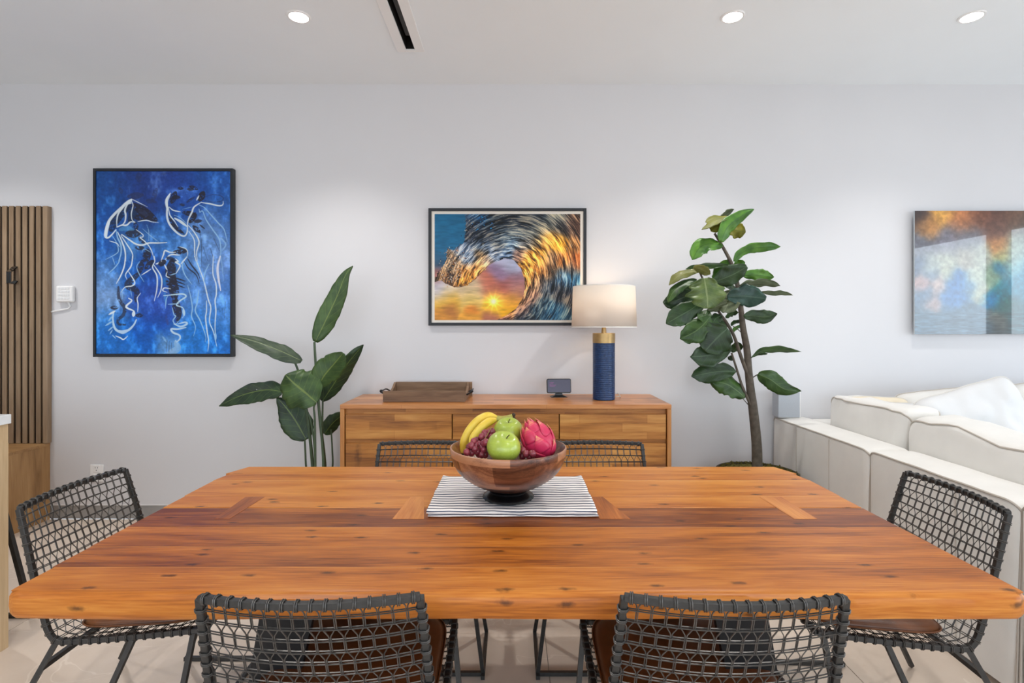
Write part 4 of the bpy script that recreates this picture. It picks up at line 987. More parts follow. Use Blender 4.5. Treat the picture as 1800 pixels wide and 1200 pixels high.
def make_chair():
    ro = thing('dining_chair', '', 'chair', (0, 0, 0), 'woven wire dining chairs round the table')
    fr_ = MB(); R = .0078
    top = [surf(-1 + 2 * k_ / 24, 0) for k_ in range(25)]
    fr_.tube(top, R, 4, square=True)
    for s_ in (-1, 1):
        fr_.tube([surf(s_, TOT * k_ / 46) for k_ in range(47)], R, 4, square=True)
    fr_.tube([surf(-1 + 2 * k_ / 16, TOT) for k_ in range(17)], R, 4, square=True)
    obj('frame', fr_, DARKM, ro, bevel=.0015, seg=1)
    W = MB(); rw_ = .00155; NC = 16; NR = 31; ds = TOT / NR
    for i in range(1, NR):
        s_ = i * ds
        for off in (-.0016, .0016):
            W.tube([surf(-1 + 2 * k_ / 16, s_ + off * .9, off) for k_ in range(17)], rw_, 5, cap=False)
    du = 2 / NC
    # wires run from the rail down; in odd rows each pair splits and joins its neighbours half a column over
    def colu(j, half): return -1 + du * (j + .5) + (du / 2 if half else 0)
    sp2 = .0019 / .245
    for side in (-1, 1):
        for j in range(-1, NC + 1):
            path = []; half = False; cj = colu(j, False); ok = True
            # each wire weaves: stays between its own column and the one half a step to its side
            for i in range(NR):
                s0 = i * ds; c0 = cj; c1 = cj + side * du / 2
                ph = i % 4
                if ph == 0:   a, b_ = c0 + side * sp2, c1 - side * sp2; kind = 'y'
                elif ph == 1: a = b_ = c1 - side * sp2; kind = 's'
                elif ph == 2: a, b_ = c1 - side * sp2, c0 + side * sp2; kind = 'y'
                else:         a = b_ = c0 + side * sp2; kind = 's'
                if kind == 'y': path += [(a, s0), (a + (b_ - a) * .12, s0 + ds * .10), (a + (b_ - a) * .9, s0 + ds * .58), (b_, s0 + ds * .70)]
                else: path += [(a, s0 + ds * .1)]
            path.append((path[-1][0], TOT))
            path = [(min(max(u_, -1), 1), s_) for u_, s_ in path]
            if all(abs(u_) > .999 for u_, _ in path): continue
            W.tube([surf(u_, s_) for u_, s_ in path], rw_, 4, cap=False)
    obj('woven_wires', W, WIREM, ro, smooth=True, kind='stuff')
    K = MB(); lr = R + .0026
    SQ = [(1, -.55), (1, .55), (.55, 1), (-.55, 1), (-1, .55), (-1, -.55), (-.55, -1), (.55, -1)]
    def loop(c, t1, a):
        t1 = t1.normalized(); a = Vector(a); a = (a - t1 * a.dot(t1)).normalized(); b_ = t1.cross(a)
        for o_ in (-.0021, .0021):
            K.tube([c + t1 * o_ + (a * p + b_ * q2) * lr for p, q2 in SQ], .0017, 5, closed=True)
    for j in range(NC):
        u_ = colu(j, False); loop(surf(u_, 0), surf(u_ + .02, 0) - surf(u_ - .02, 0), (0, 0, 1)); loop(surf(u_, TOT), Vector((1, 0, 0)), (0, 0, 1))
    for s_ in (-1, 1):
        for i in range(1, NR):
            c = surf(s_, i * ds); loop(c, surf(s_, i * ds + .004) - surf(s_, i * ds - .004), (1, 0, 0))
    obj('wire_ties', K, WIREM, ro, smooth=True, kind='stuff')
    # cushion
    rows = []; nn = 26; hw = .238; y0, y1 = .022, .462
    def cush(u, v, top):
        e = (abs(u) ** 5 + abs(v) ** 5) ** .2
        k_ = max(abs(u), abs(v)) / max(e, 1e-6) if e > 0 else 1
        x = u * k_ * hw; y = (y0 + y1) / 2 + v * k_ * (y1 - y0) / 2
        ed = max(abs(u), abs(v)); h = .019 * (1 - ed ** 7) ** .5 if ed < 1 else 0
        zb_ = .4300 + (y) * .060 - .008 * (1 - u * u)
        return (x, y, zb_ + (h + .004 * (1 - u * u) * (1 - v * v) + .0012 * nz(x * 18, y * 18) * (1 - ed) if top else -h * .9))
    m_ = MB()
    for top_ in (True, False):
        rws = [[cush(-1 + 2 * i / nn, -1 + 2 * j / nn, top_) for i in range(nn + 1)] for j in range(nn + 1)]
        if not top_: rws = rws[::-1]
        m_.grid(rws)
    cu = obj('seat_cushion', m_, LEATHER, ro, smooth=True, recalc=True, angle=180)
    ring = []
    for k_ in range(80):
        a = k_ / 80 * 4; sd = int(a); f_ = a - sd
        u, v = [(-1 + 2 * f_, -1), (1, -1 + 2 * f_), (1 - 2 * f_, 1), (-1, 1 - 2 * f_)][sd]
        p = cush(u, v, True); ring.append((p[0] * 1.002, p[1], p[2] + .001))
    obj('seam', MB().tube(ring, .0026, 5, closed=True), LEATHER, cu, smooth=True)
    for s_ in (-1, 1):
        x0, xf = s_ * .254, s_ * .300
        obj('leg', MB().bar((x0, .004, .400), (xf, -.195, .008), .0075), DARKM, ro)
        obj('leg', MB().bar((x0, .245, .410), (xf, .080, .008), .0075), DARKM, ro)
        obj('leg', MB().bar((x0, .435, .430), (xf, .372, .008), .0075), DARKM, ro)
    a, b_ = Vector((.254, .004, .400)), Vector((.300, -.195, .008)); f_ = .19; c = a.lerp(b_, f_)
    obj('cross_bar', MB().bar((-c.x, c.y, c.z), (c.x, c.y, c.z), .0075), DARKM, ro)
    obj('cross_bar', MB().bar((-.300, .372, .008), (.300, .372, .008), .0075), DARKM, ro)
    for s_ in (-1, 1):
        obj('floor_rail', MB().bar((s_ * .300, .070, .008), (s_ * .300, .400, .008), .0075), DARKM, ro)
    return ro
ch0 = make_chair()
ch0.location = (-.433, 1.285, 0); ch0.rotation_euler = (0, 0, math.radians(0.8))
ch0['label'] = 'wire dining chair with its back to the camera, left of the two nearest'
copy_thing(ch0, (.476, 1.282, 0), math.radians(-0.8), 'wire dining chair with its back to the camera, right of the two nearest')
copy_thing(ch0, (-.415, 2.52, 0), math.radians(180), 'wire dining chair on the far side of the table, left of the fruit bowl')
copy_thing(ch0, (.402, 2.52, 0), math.radians(180), 'wire dining chair on the far side of the table, right of the fruit bowl')
copy_thing(ch0, (-1.430, 1.945, 0), math.radians(-90), 'wire dining chair at the left end of the table')
copy_thing(ch0, (1.412, 1.905, 0), math.radians(90 - 3), 'wire dining chair at the right end of the table beside the sofa')

# ------------------------------------------------------------------ cloth, bowl, fruit
def stripe_mat():
    m, N, L, b = new_mat('striped_linen'); b.inputs['Roughness'].default_value = .9
    tc = N.new('ShaderNodeTexCoord'); sp = N.new('ShaderNodeSeparateXYZ'); L.new(tc.outputs['Object'], sp.inputs[0])
    nn_ = N.new('ShaderNodeTexNoise'); nn_.inputs['Scale'].default_value = 9; L.new(tc.outputs['Object'], nn_.inputs['Vector'])
    w = N.new('ShaderNodeMath'); w.operation = 'MULTIPLY_ADD'; w.inputs[1].default_value = .020; L.new(nn_.outputs['Fac'], w.inputs[0]); 
    z_ = N.new('ShaderNodeMath'); z_.operation = 'MULTIPLY_ADD'; z_.inputs[1].default_value = 2.4; L.new(sp.outputs['Z'], z_.inputs[0]); L.new(sp.outputs['Y'], z_.inputs[2])
    L.new(z_.outputs[0], w.inputs[2])
    k_ = N.new('ShaderNodeMath'); k_.operation = 'MULTIPLY'; k_.inputs[1].default_value = 2 * math.pi / .0255; L.new(w.outputs[0], k_.inputs[0])
    s_ = N.new('ShaderNodeMath'); s_.operation = 'SINE'; L.new(k_.outputs[0], s_.inputs[0])
    r = N.new('ShaderNodeValToRGB'); r.color_ramp.elements[0].position = .62; r.color_ramp.elements[0].color = srgb(244, 238, 234)
    r.color_ramp.elements[1].position = .84; r.color_ramp.elements[1].color = srgb(64, 72, 92)
    a = N.new('ShaderNodeMath'); a.operation = 'MULTIPLY_ADD'; a.inputs[1].default_value = .5; a.inputs[2].default_value = .5; L.new(s_.outputs[0], a.inputs[0])
    L.new(a.outputs[0], r.inputs['Fac']); L.new(r.outputs['Color'], b.inputs['Base Color'])
    n2 = N.new('ShaderNodeTexNoise'); n2.inputs['Scale'].default_value = 500; L.new(tc.outputs['Object'], n2.inputs['Vector'])
    bp = N.new('ShaderNodeBump'); bp.inputs['Strength'].default_value = .4; bp.inputs['Distance'].default_value = .001; L.new(n2.outputs['Fac'], bp.inputs['Height']); L.new(bp.outputs['Normal'], b.inputs['Normal'])
    return m
STR = stripe_mat()
cl_t = thing('striped_cloth', 'folded white cloth with navy stripes under the fruit bowl', 'cloth', (.002, 1.97, TZ))
ny, nx = 60, 50
for li in range(3):
    m_ = MB(); th = .0075; zb_ = TZ + .0014 + li * .0072
    y0 = 1.760 + (.003, 0.008, .000)[li]; y1 = 2.180 - (.0, .006, .003)[li]; xa0, xa1 = -.2765 + (.0, -.004, -.001)[li], .2755 + (.006, .000, .003)[li]
    rws = []
    for j in range(ny + 1):
        a = 2 * math.pi * j / (ny + 1)
        row = []
        for i in range(nx + 1):
            u = i / nx; x = xa0 + (xa1 - xa0) * u
            # cross-section: long flat loop with rounded folds front and back
            f_ = j / (ny + 1)
            half = (ny + 1) // 2
            if j < half: v = j / (half - 1); y = y0 + (y1 - y0) * v; top_ = False
            else: v = (j - half) / (ny - half); y = y1 + (y0 - y1) * v; top_ = True
            ed = min(abs(y - y0), abs(y1 - y)); rr_ = math.sqrt(max(0, 1 - (1 - min(1, ed / (th * .5))) ** 2))
            wob = .0045 * nz(x * 8, y * 10, li) + .0022 * nz(x * 26, y * 22, li + 3)
            wob *= min(1, max(0, (math.hypot(x + .013, y - 1.895) - .09) / .06))
            lift = .007 * max(0, abs(u - .5) * 2 - .90) * 8 * (1 if li == 2 else .3) * (.4 + .6 * (1 - abs((y - y0) / (y1 - y0) - .5) * 2 * .2))
            er_ = min(1, min(u, 1 - u) / .012) ** .5
            z = zb_ + th / 2 + (1 if top_ else -1) * th / 2 * max(rr_, .12) * max(er_, .15) + (max(0, wob) + lift if top_ else min(0, wob) * .3)
            row.append((x + .004 * nz(y * 14, li * 3.1), y + .003 * nz(x * 11, li * 7.7), z))
        rws.append(row)
    m_.grid(rws, closev=True)
    m_.f.append(tuple(j * (nx + 1) for j in range(ny + 1))); m_.t.append(.5)
    m_.f.append(tuple(j * (nx + 1) + nx for j in range(ny, -1, -1))); m_.t.append(.5)
    obj('cloth_layer', m_, STR, cl_t, smooth=True, recalc=True, angle=180)
BX, BYY = -.013, 1.895; BZ = TZ + .0262
t = thing('fruit_bowl', 'footed walnut bowl of fruit on the striped cloth', 'bowl', (BX, BYY, BZ))
rng = random.Random(11)
tones = {}
def bowl_tone(i, a):
    band = 0 if i < 3 else (1 if i < 5 else (2 if i < 8 else (1 if i < 11 else 3)))
    ns = (9, 14, 9, 9)[band]; k_ = (band, int(((a + band * .037) % 1) * ns))
    if k_ not in tones: tones[k_] = rng.random() * (.8 if band != 1 else 1) + (.0 if band != 1 else .35)
    return tones[k_]
prof = [(.052, .032), (.080, .036), (.115, .050), (.140, .064), (.150, .071), (.161, .079), (.178, .096), (.193, .120), (.2015, .146), (.2035, .166), (.2020, .1695),
        (.1985, .1700), (.1955, .1660), (.188, .146), (.170, .120), (.140, .100), (.10, .090), (.05, .087), (.001, .086)]
prof = [(r__, .032 + (z__ - .032) * 1.065) for r__, z__ in prof]
obj('wooden_bowl', MB().lathe(prof, (BX, BYY, BZ), 90, tonef=bowl_tone), BOWLW, t, smooth=True, angle=60)
fp = [(.001, .0005), (.088, .0005), (.0905, .004), (.088, .009), (.080, .014), (.071, .019), (.066, .0215), (.0668, .025), (.063, .0285), (.052, .031), (.046, .036)]
obj('foot', MB().lathe(fp, (BX, BYY, BZ), 56), mat('black_lacquer_foot', srgb(10, 11, 13), .25, spec=.35), t, smooth=True, label='glossy black turned foot')
GREEN = mat('apple_skin', srgb(166, 184, 70), .3, noise_amt=.16, noise_scale=18, coat=.35)
# speckles
def speckle(m, col, scale, thr):
    N, L = m.node_tree.nodes, m.node_tree.links; b = N['Principled BSDF']
    v = N.new('ShaderNodeTexVoronoi'); v.inputs['Scale'].default_value = scale
    tc = N.new('ShaderNodeTexCoord'); L.new(tc.outputs['Object'], v.inputs['Vector'])
    lt = N.new('ShaderNodeMath'); lt.operation = 'LESS_THAN'; lt.inputs[1].default_value = thr; L.new(v.outputs['Distance'], lt.inputs[0])
    mx = N.new('ShaderNodeMixRGB'); mx.inputs['Color2'].default_value = col
    old = b.inputs['Base Color'].links[0].from_socket if b.inputs['Base Color'].links else None
    if old: L.new(old, mx.inputs['Color1'])
    L.new(lt.outputs[0], mx.inputs['Fac']); L.new(mx.outputs['Color'], b.inputs['Base Color'])
speckle(GREEN, srgb(192, 210, 120), 150, .14)
STEM = mat('dry_stem', srgb(70, 54, 36), .8)
def apple(px, py, d, r, lab, tx_, ty_):
    c = Vector(P3(px, py, d)); t_ = thing('apple', lab, 'apple', tuple(c), 'green apples in the bowl')
    R_ = Matrix.Rotation(tx_, 3, 'X') @ Matrix.Rotation(ty_, 3, 'Y')
    rows = []
    for i in range(25):
        th = math.pi * i / 24
        row = []
        for k_ in range(30):
            a = 2 * math.pi * k_ / 30
            rr_ = r * (1 + .05 * math.sin(th) ** 2 + .012 * math.cos(5 * a) * math.cos(th))
            x, y = rr_ * math.sin(th) * math.cos(a), rr_ * math.sin(th) * math.sin(a)
            z = r * .95 * math.cos(th)
            if th < .7: z -= r * .30 * (1 - th / .7) ** 1.6
            if th > 2.6: z += r * .22 * ((th - 2.6) / .54) ** 2
            row.append(tuple(c + R_ @ Vector((x, y, z))))
        rows.append(row)
    obj('skin', MB().grid(rows, closeu=True), GREEN, t_, smooth=True, angle=180)
    obj('stem', MB().tube([tuple(c + R_ @ Vector(v)) for v in ((0, 0, r * .6), (r * .04, 0, r * .80), (r * .12, 0, r * .95))], .0016, 6), STEM, t_)
apple(885.5, 785, 1.800, .0545, 'front green apple, the lower of two, in middle of the bowl', .45, .25)
apple(893.5, 757, 1.925, .0505, 'rear green apple, higher, behind the front one in the bowl', .35, 0)
# bananas
BAN, N, L, b = new_mat('banana_peel')
b.inputs['Roughness'].default_value = .42
tc = N.new('ShaderNodeTexCoord'); n1_ = N.new('ShaderNodeTexNoise'); n1_.inputs['Scale'].default_value = 16; n1_.inputs['Detail'].default_value = 6; L.new(tc.outputs['Object'], n1_.inputs['Vector'])
r_ = N.new('ShaderNodeValToRGB'); e = r_.color_ramp.elements; e[0].position = .28; e[0].color = srgb(120, 92, 40); e[1].position = .40; e[1].color = srgb(224, 186, 54)
e2 = e.new(.62); e2.color = srgb(238, 210, 84); e3 = e.new(.8); e3.color = srgb(206, 206, 96)
L.new(n1_.outputs['Fac'], r_.inputs['Fac']); L.new(r_.outputs['Color'], b.inputs['Base Color'])
BSTEM = mat('banana_stem', srgb(176, 170, 84), .6, noise_amt=.2, noise_scale=80); BTIP = mat('banana_tip', srgb(58, 44, 28), .8)
W7 = lambda x, y: (730 + x / 5.143, 700 + y / 5.143)
def banana(pts, d0, d1, r, lab, stem):
    n_ = len(pts); P = []
    for i, (x, y) in enumerate(pts):
        a, b_ = W7(x, y); P.append(P3(a, b_, d0 + (d1 - d0) * i / (n_ - 1)))
    pts_ = catmull(P, 8); m = len(pts_)
    t_ = thing('banana', lab, 'banana', tuple(pts_[m // 2]), 'bananas in the bowl')
    rs = []
    for i in range(m):
        f_ = i / (m - 1); rs.append(1.12 * r * min(1, .35 + 1.9 * f_ ** .7) * (1 if f_ < .78 else 1 - .55 * ((f_ - .78) / .22) ** 1.3))
    mb = MB(); mb.tube(pts_, rs, 5)
    # flatten into soft ridges: five-sided bias
    obj('peel', mb, BAN, t_, smooth=True, angle=180, subs=2)
    sp0 = pts_[-1]; q1 = [P3(*W7(*s_), d1) for s_ in stem]
    sm = catmull([tuple(sp0)] + q1, 5); k_ = len(sm)
    obj('stem', MB().tube(sm, [r * .45 * (1 - .3 * i / k_) for i in range(k_)], 8), BSTEM, t_, smooth=True)
    obj('stem_end', MB().sphere(q1[-1], r * .42, 8, 6), BTIP, t_, smooth=True)
    obj('blossom_tip', MB().sphere(tuple(pts_[0]), r * .34, 8, 6), BTIP, t_, smooth=True)
banana([(425, 500), (440, 400), (490, 290), (570, 200), (660, 160), (740, 175)], 1.955, 1.985, .0185, 'longer banana at the back, arching highest over the bowl rim', [(790, 178), (850, 165), (888, 150)])
banana([(500, 430), (530, 350), (590, 270), (660, 215), (735, 190)], 1.905, 1.955, .0178, 'shorter front banana lying against the grapes', [(790, 190), (850, 180), (890, 185)])
# dragon fruit
c = Vector(P3(*W7(1118, 395), 1.865)); t_ = thing('dragon_fruit', 'pink dragon fruit with green-tipped scales at right in the bowl', 'dragon fruit', tuple(c))
PINK, N, L, b = new_mat('dragon_fruit_skin'); b.inputs['Roughness'].default_value = .36
at = N.new('ShaderNodeAttribute'); at.attribute_name = 'tone'; r_ = N.new('ShaderNodeValToRGB'); e = r_.color_ramp.elements
e[0].position = .0; e[0].color = srgb(186, 30, 78); e[1].position = 1; e[1].color = srgb(160, 168, 88); e2 = e.new(.55); e2.color = srgb(212, 54, 90); e3 = e.new(.8); e3.color = srgb(232, 140, 110)
tc = N.new('ShaderNodeTexCoord'); nn2 = N.new('ShaderNodeTexNoise'); nn2.inputs['Scale'].default_value = 30; L.new(tc.outputs['Object'], nn2.inputs['Vector'])
ad = N.new('ShaderNodeMath'); ad.operation = 'MULTIPLY_ADD'; ad.inputs[1].default_value = .25; L.new(nn2.outputs['Fac'], ad.inputs[0]); 
sb = N.new('ShaderNodeMath'); sb.operation = 'SUBTRACT'; sb.inputs[1].default_value = .12; L.new(at.outputs['Fac'], sb.inputs[0]); L.new(sb.outputs[0], ad.inputs[2])
L.new(ad.outputs[0], r_.inputs['Fac']); L.new(r_.outputs['Color'], b.inputs['Base Color'])
Rd = Matrix.Rotation(math.radians(-28), 3, 'Y'); a1, a2 = .068, .055
def dp(th, a, k_=1.0):
    return c + Rd @ Vector((a2 * k_ * math.sin(th) * math.cos(a), a2 * k_ * math.sin(th) * math.sin(a), a1 * k_ * math.cos(th)))
m_ = MB().grid([[tuple(dp(math.pi * i / 18, 2 * math.pi * k_ / 28)) for k_ in range(28)] for i in range(19)], closeu=True, tone=.22)
obj('skin', m_, PINK, t_, smooth=True, angle=180)
rg = random.Random(3)
def scale_leaf(th0, a0, ln, wd, lift, sgn=1):
    rows = []; n_ = 8; tn = []
    for i in range(n_ + 1):
        f_ = i / n_; w_ = wd * (1 - f_ ** 1.5) * (.75 + .6 * math.sin(math.pi * min(1, f_ * 1.15)) * .5)
        th = th0 - sgn * ln * f_; k_ = 1.012 + lift * f_ ** 1.7
        row = []
        for j in range(5):
            v = -1 + j / 2; row.append(tuple(dp(max(.05, th), a0 + w_ * v / max(.35, math.sin(max(th, .3))), k_ - .015 * abs(v) * (1 - f_) + .012 * (1 - v * v))))
        rows.append(row); tn.append(f_)
    m_ = MB(); base = 0
    for i in range(n_):
        m_.add([*rows[i], *rows[i + 1]], [(j, j + 1, j + 6, j + 5) for j in range(4)], tone=.3 + .68 * max(0, (tn[i] - .35)) / .65)
    o_ = obj('scale', m_, PINK, t_, smooth=True, angle=180, solid=.0014, recalc=True)
for ring, (th0, n_, ln, wd, lf) in enumerate([(2.5, 4, .8, .45, .10), (1.95, 4, .9, .62, .13), (1.35, 5, .85, .6, .17), (.9, 4, .6, .6, .26)]):
    for k_ in range(n_):
        scale_leaf(th0 + rg.uniform(-.1, .1), 2 * math.pi * (k_ + .5 * (ring % 2)) / n_ + rg.uniform(-.15, .15) - .6, ln, wd, lf, 1 if ring > 2 else 1)
for k_ in range(5):
    scale_leaf(.5, 2 * math.pi * k_ / 5, .4, .5, .35)
# grapes
GRP, N, L, b = new_mat('red_grape_skin'); b.inputs['Roughness'].default_value = .26; b.inputs['Coat Weight'].default_value = .2; b.inputs['Subsurface Weight'].default_value = .1
oi = N.new('ShaderNodeObjectInfo'); r_ = N.new('ShaderNodeValToRGB'); r_.color_ramp.elements[0].color = srgb(84, 24, 42); r_.color_ramp.elements[1].color = srgb(160, 66, 78)
tc = N.new('ShaderNodeTexCoord'); ng = N.new('ShaderNodeTexNoise'); ng.inputs['Scale'].default_value = 40; L.new(tc.outputs['Object'], ng.inputs['Vector'])
mm = N.new('ShaderNodeMath'); mm.operation = 'MULTIPLY_ADD'; mm.inputs[1].default_value = .5; L.new(oi.outputs['Random'], mm.inputs[0]); m5 = N.new('ShaderNodeMath'); m5.operation = 'MULTIPLY'; m5.inputs[1].default_value = .5; L.new(ng.outputs['Fac'], m5.inputs[0]); L.new(m5.outputs[0], mm.inputs[2])
L.new(mm.outputs[0], r_.inputs['Fac']); L.new(r_.outputs['Color'], b.inputs['Base Color'])
def bunch(lab, pts, stemp, d, r=.0118):
    cen = P3(*W7(*pts[0]), d); t_ = thing('grape_bunch', lab, 'grapes', cen)
    me = None; rg = random.Random(len(pts))
    for (x, y) in pts:
        dd = d + rg.uniform(-.012, .02) + (0.0 if y > 380 else .03)
        p = P3(*W7(x, y), dd)
        if me is None:
            g = obj('grape', MB().sphere((0, 0, 0), r, 16, 11, (1, 1, 1.08)), GRP, t_, smooth=True, angle=180)
            g.data.transform(Matrix.Translation(wloc(t_))); me = g.data; g.location = Vector(p) - wloc(t_)
        else:
            g = bpy.data.objects.new('grape', me); COL.objects.link(g); g.parent = t_; g.location = Vector(p) - wloc(t_)
        g.scale = (1, 1, 1) if x % 3 else (.92, .92, .95)
    obj('stalk', MB().tube([P3(*W7(*s_), d + .012) for s_ in stemp], .0014, 6), mat('grape_stalk', srgb(150, 124, 70), .7), t_)
g1 = [(695, 300), (660, 345), (628, 312), (600, 345), (640, 395), (588, 365), (552, 378), (620, 405), (545, 415), (508, 425), (582, 412), (618, 462), (540, 455), (574, 502), (508, 492), (466, 487), (632, 508), (486, 440), (600, 440), (528, 388), (670, 305), (690, 350), (655, 440), (560, 480), (600, 510), (690, 400), (640, 340)]
bunch('large bunch of red grapes spilling between bananas and front apple', g1, [(690, 260), (640, 350), (600, 400), (560, 450), (520, 480)], 1.815)
bunch('few red grapes tucked between front apple and dragon fruit', [(975, 470), (968, 522), (1032, 527), (1003, 500), (1060, 500), (1040, 505)], [(940, 550), (985, 500), (1030, 500)], 1.795)

# ------------------------------------------------------------------ sofa
SX = 1.858
sofa = thing('sectional_sofa', 'off-white slipcovered sectional sofa along the right side', 'sofa', (2.6, 2.8, 0))
SH = Z3(732, 3.85)
def module(y0, y1, name='back_section'):
    m_ = MB(); r = .045; ny = 26
    rows = []; n_ = 6
    # section in x-z with rounded upper corners, swept along y with rounded ends
    def sec(y):
        e = min(y - y0, y1 - y); drop = 0
        if e < .06: drop = .034 * (1 - math.sqrt(max(0, 1 - (1 - e / .06) ** 2)))
        h = SH - drop + .004 * nz(y * 5, 3)
        inx = drop * .5
        p = [(SX + inx + .004, y, .03), (SX + inx + .003 * nz(y * 6, .3), y, .25), (SX + inx + .004 * nz(y * 5, .8), y, .5)]
        for k_ in range(n_ + 1):
            a = math.pi - math.pi / 2 * k_ / n_; rr_ = .016
            p.append((SX + inx + rr_ + rr_ * math.cos(a), y, h - rr_ + rr_ * math.sin(a)))
        for f_ in (.25, .5, .75):
            p.append((SX + .245 * f_ + .01, y, h + .008 * math.sin(math.pi * f_)))
        for k_ in range(n_ + 1):
            a = math.pi / 2 - math.pi / 2 * k_ / n_; rr_ = .03
            p.append((SX + .245 - rr_ + rr_ * math.cos(a), y, h - rr_ + rr_ * math.sin(a)))
        p.append((SX + .245, y, .03))
        return p
    ys = sorted(set([y0 + .0 + (y1 - y0) * k_ / ny for k_ in range(ny + 1)] + [y0 + .06 * f_ for f_ in (.02, .08, .2, .35, .55, .8)] + [y1 - .06 * f_ for f_ in (.02, .08, .2, .35, .55, .8)]))
    rows = [sec(y) for y in ys]; m_.grid(rows, closeu=True); n2 = len(rows[0])
    m_.f.append(tuple(range(n2))); m_.t.append(.5); m_.f.append(tuple(len(m_.v) - 1 - k_ for k_ in range(n2))); m_.t.append(.5)
    o_ = obj(name, m_, SOFA, sofa, smooth=True, recalc=True, angle=60)
    pts = [(SX + .002, y1 - .004, .05)] + [(s_[3 + 3][0] - .003 + .0, y, s_[6][2] + .001) for y, s_ in zip(ys[::-1], rows[::-1])] + [(SX + .002, y0 + .004, .05)]
    obj('piping', MB().tube(pts, .0045, 6), SOFAP, o_, smooth=True)
    return o_
SY = [3.858, 2.822, 1.985]
m1 = module(SY[1] + .003, SY[0]); m2 = module(SY[2] + .003, SY[1] - .003); m3 = module(1.02, SY[2] - .004)
for (o_, ys) in ((m1, (3.53, 3.165)), (m2, (2.262,)), (m3, (1.5,))):
    for y in ys:
        obj('seam', MB().tube([(SX + .000 + .003 * nz(y * 5, .3), y, .05), (SX - .001, y, .4), (SX - .001, y, SH - .018)], .0028, 5), SOFAP, o_)
# arm along the wall, seat base
obj('arm_section', MB().box(SX + .25, 5.4, 3.64, 3.86, .03, SH - .012), SOFA, sofa, bevel=.035, seg=4)
obj('seat_base', MB().box(SX + .25, 2.95, 1.02, 3.63, .05, .34), SOFA, sofa, bevel=.02, seg=3)
obj('seat_base', MB().box(2.955, 5.4, 2.80, 3.63, .05, .34), SOFA, sofa, bevel=.02, seg=3)
for (a, b_, y0, y1) in ((SX + .26, 2.97, 2.83, 3.62), (SX + .26, 2.97, 1.99, 2.82), (SX + .26, 2.97, 1.03, 1.98), (2.98, 3.9, 2.80, 3.62), (3.91, 4.8, 2.80, 3.62)):
    obj('seat_cushion', MB().box(a, b_, y0, y1, .342, .50), SOFA, sofa, bevel=.04, seg=4)
for (x, y) in ((SX + .08, 1.1), (SX + .08, 3.75), (5.3, 3.75), (5.3, 2.9), (2.85, 1.1)):
    obj('foot', MB().box(x - .03, x + .03, y - .03, y + .03, 0, .05), BLACK, sofa)

def cushion(name, lab, cat, cen, sx, sy, sz_, rot, m=SOFA, fold=.0, seed=1, p=4.0, boxy=.55, group=None, sag=.0, pip=True, n=30):
    """stuffed cushion: sx, sz_ face half sizes, sy half thickness"""
    R_ = Matrix.Rotation(rot[2], 3, 'Z') @ Matrix.Rotation(rot[0], 3, 'X') @ Matrix.Rotation(rot[1], 3, 'Y'); c_ = Vector(cen)
    mb = MB()
    def pt(u, v, sd):
        e = (abs(u) ** p + abs(v) ** p) ** (1 / p); mxx = max(abs(u), abs(v)); k_ = mxx / e if e > 1e-6 else 1
        x, z = u * k_ * sx, v * k_ * sz_
        t1 = (1 - mxx ** 2.6) ** boxy if mxx < 1 else 0
        wr = fold * (nz(x * 7 + seed, z * 7, seed) + .5 * nz(x * 17, z * 15 + seed, seed)) * (.35 + .65 * t1)
        edge = sz_ * .05 * nz(x * 6 + seed * 3, seed)
        z2 = z - sag * (1 - (x / sx) ** 2) * (v > 0) * v + edge * abs(v) ** 3
        # corner ears
        y = sd * (sy * t1) + wr
        return tuple(c_ + R_ @ Vector((x, y, z2)))
    for sd in (-1, 1):
        rws = [[pt(-1 + 2 * i / n, -1 + 2 * j / n, sd) for i in range(n + 1)] for j in range(n + 1)]
        mb.grid(rws if sd < 0 else rws[::-1])
    o_ = obj(name, mb, m, None, smooth=True, recalc=True, angle=180)
    tag(o_, lab, cat, group)
    if pip:
        ring = []
        for k_ in range(120):
            a = k_ / 120 * 4; sd = int(a); f_ = a - sd
            u, v = [(-1 + 2 * f_, -1), (1, -1 + 2 * f_), (1 - 2 * f_, 1), (-1, 1 - 2 * f_)][sd]
            ring.append(pt(u, v, 1))
        obj('piping', MB().tube(ring, .004, 6, closed=True), SOFAP if m is SOFA else mat('pillow_piping', srgb(212, 208, 202), .8), o_, smooth=True)
    return o_
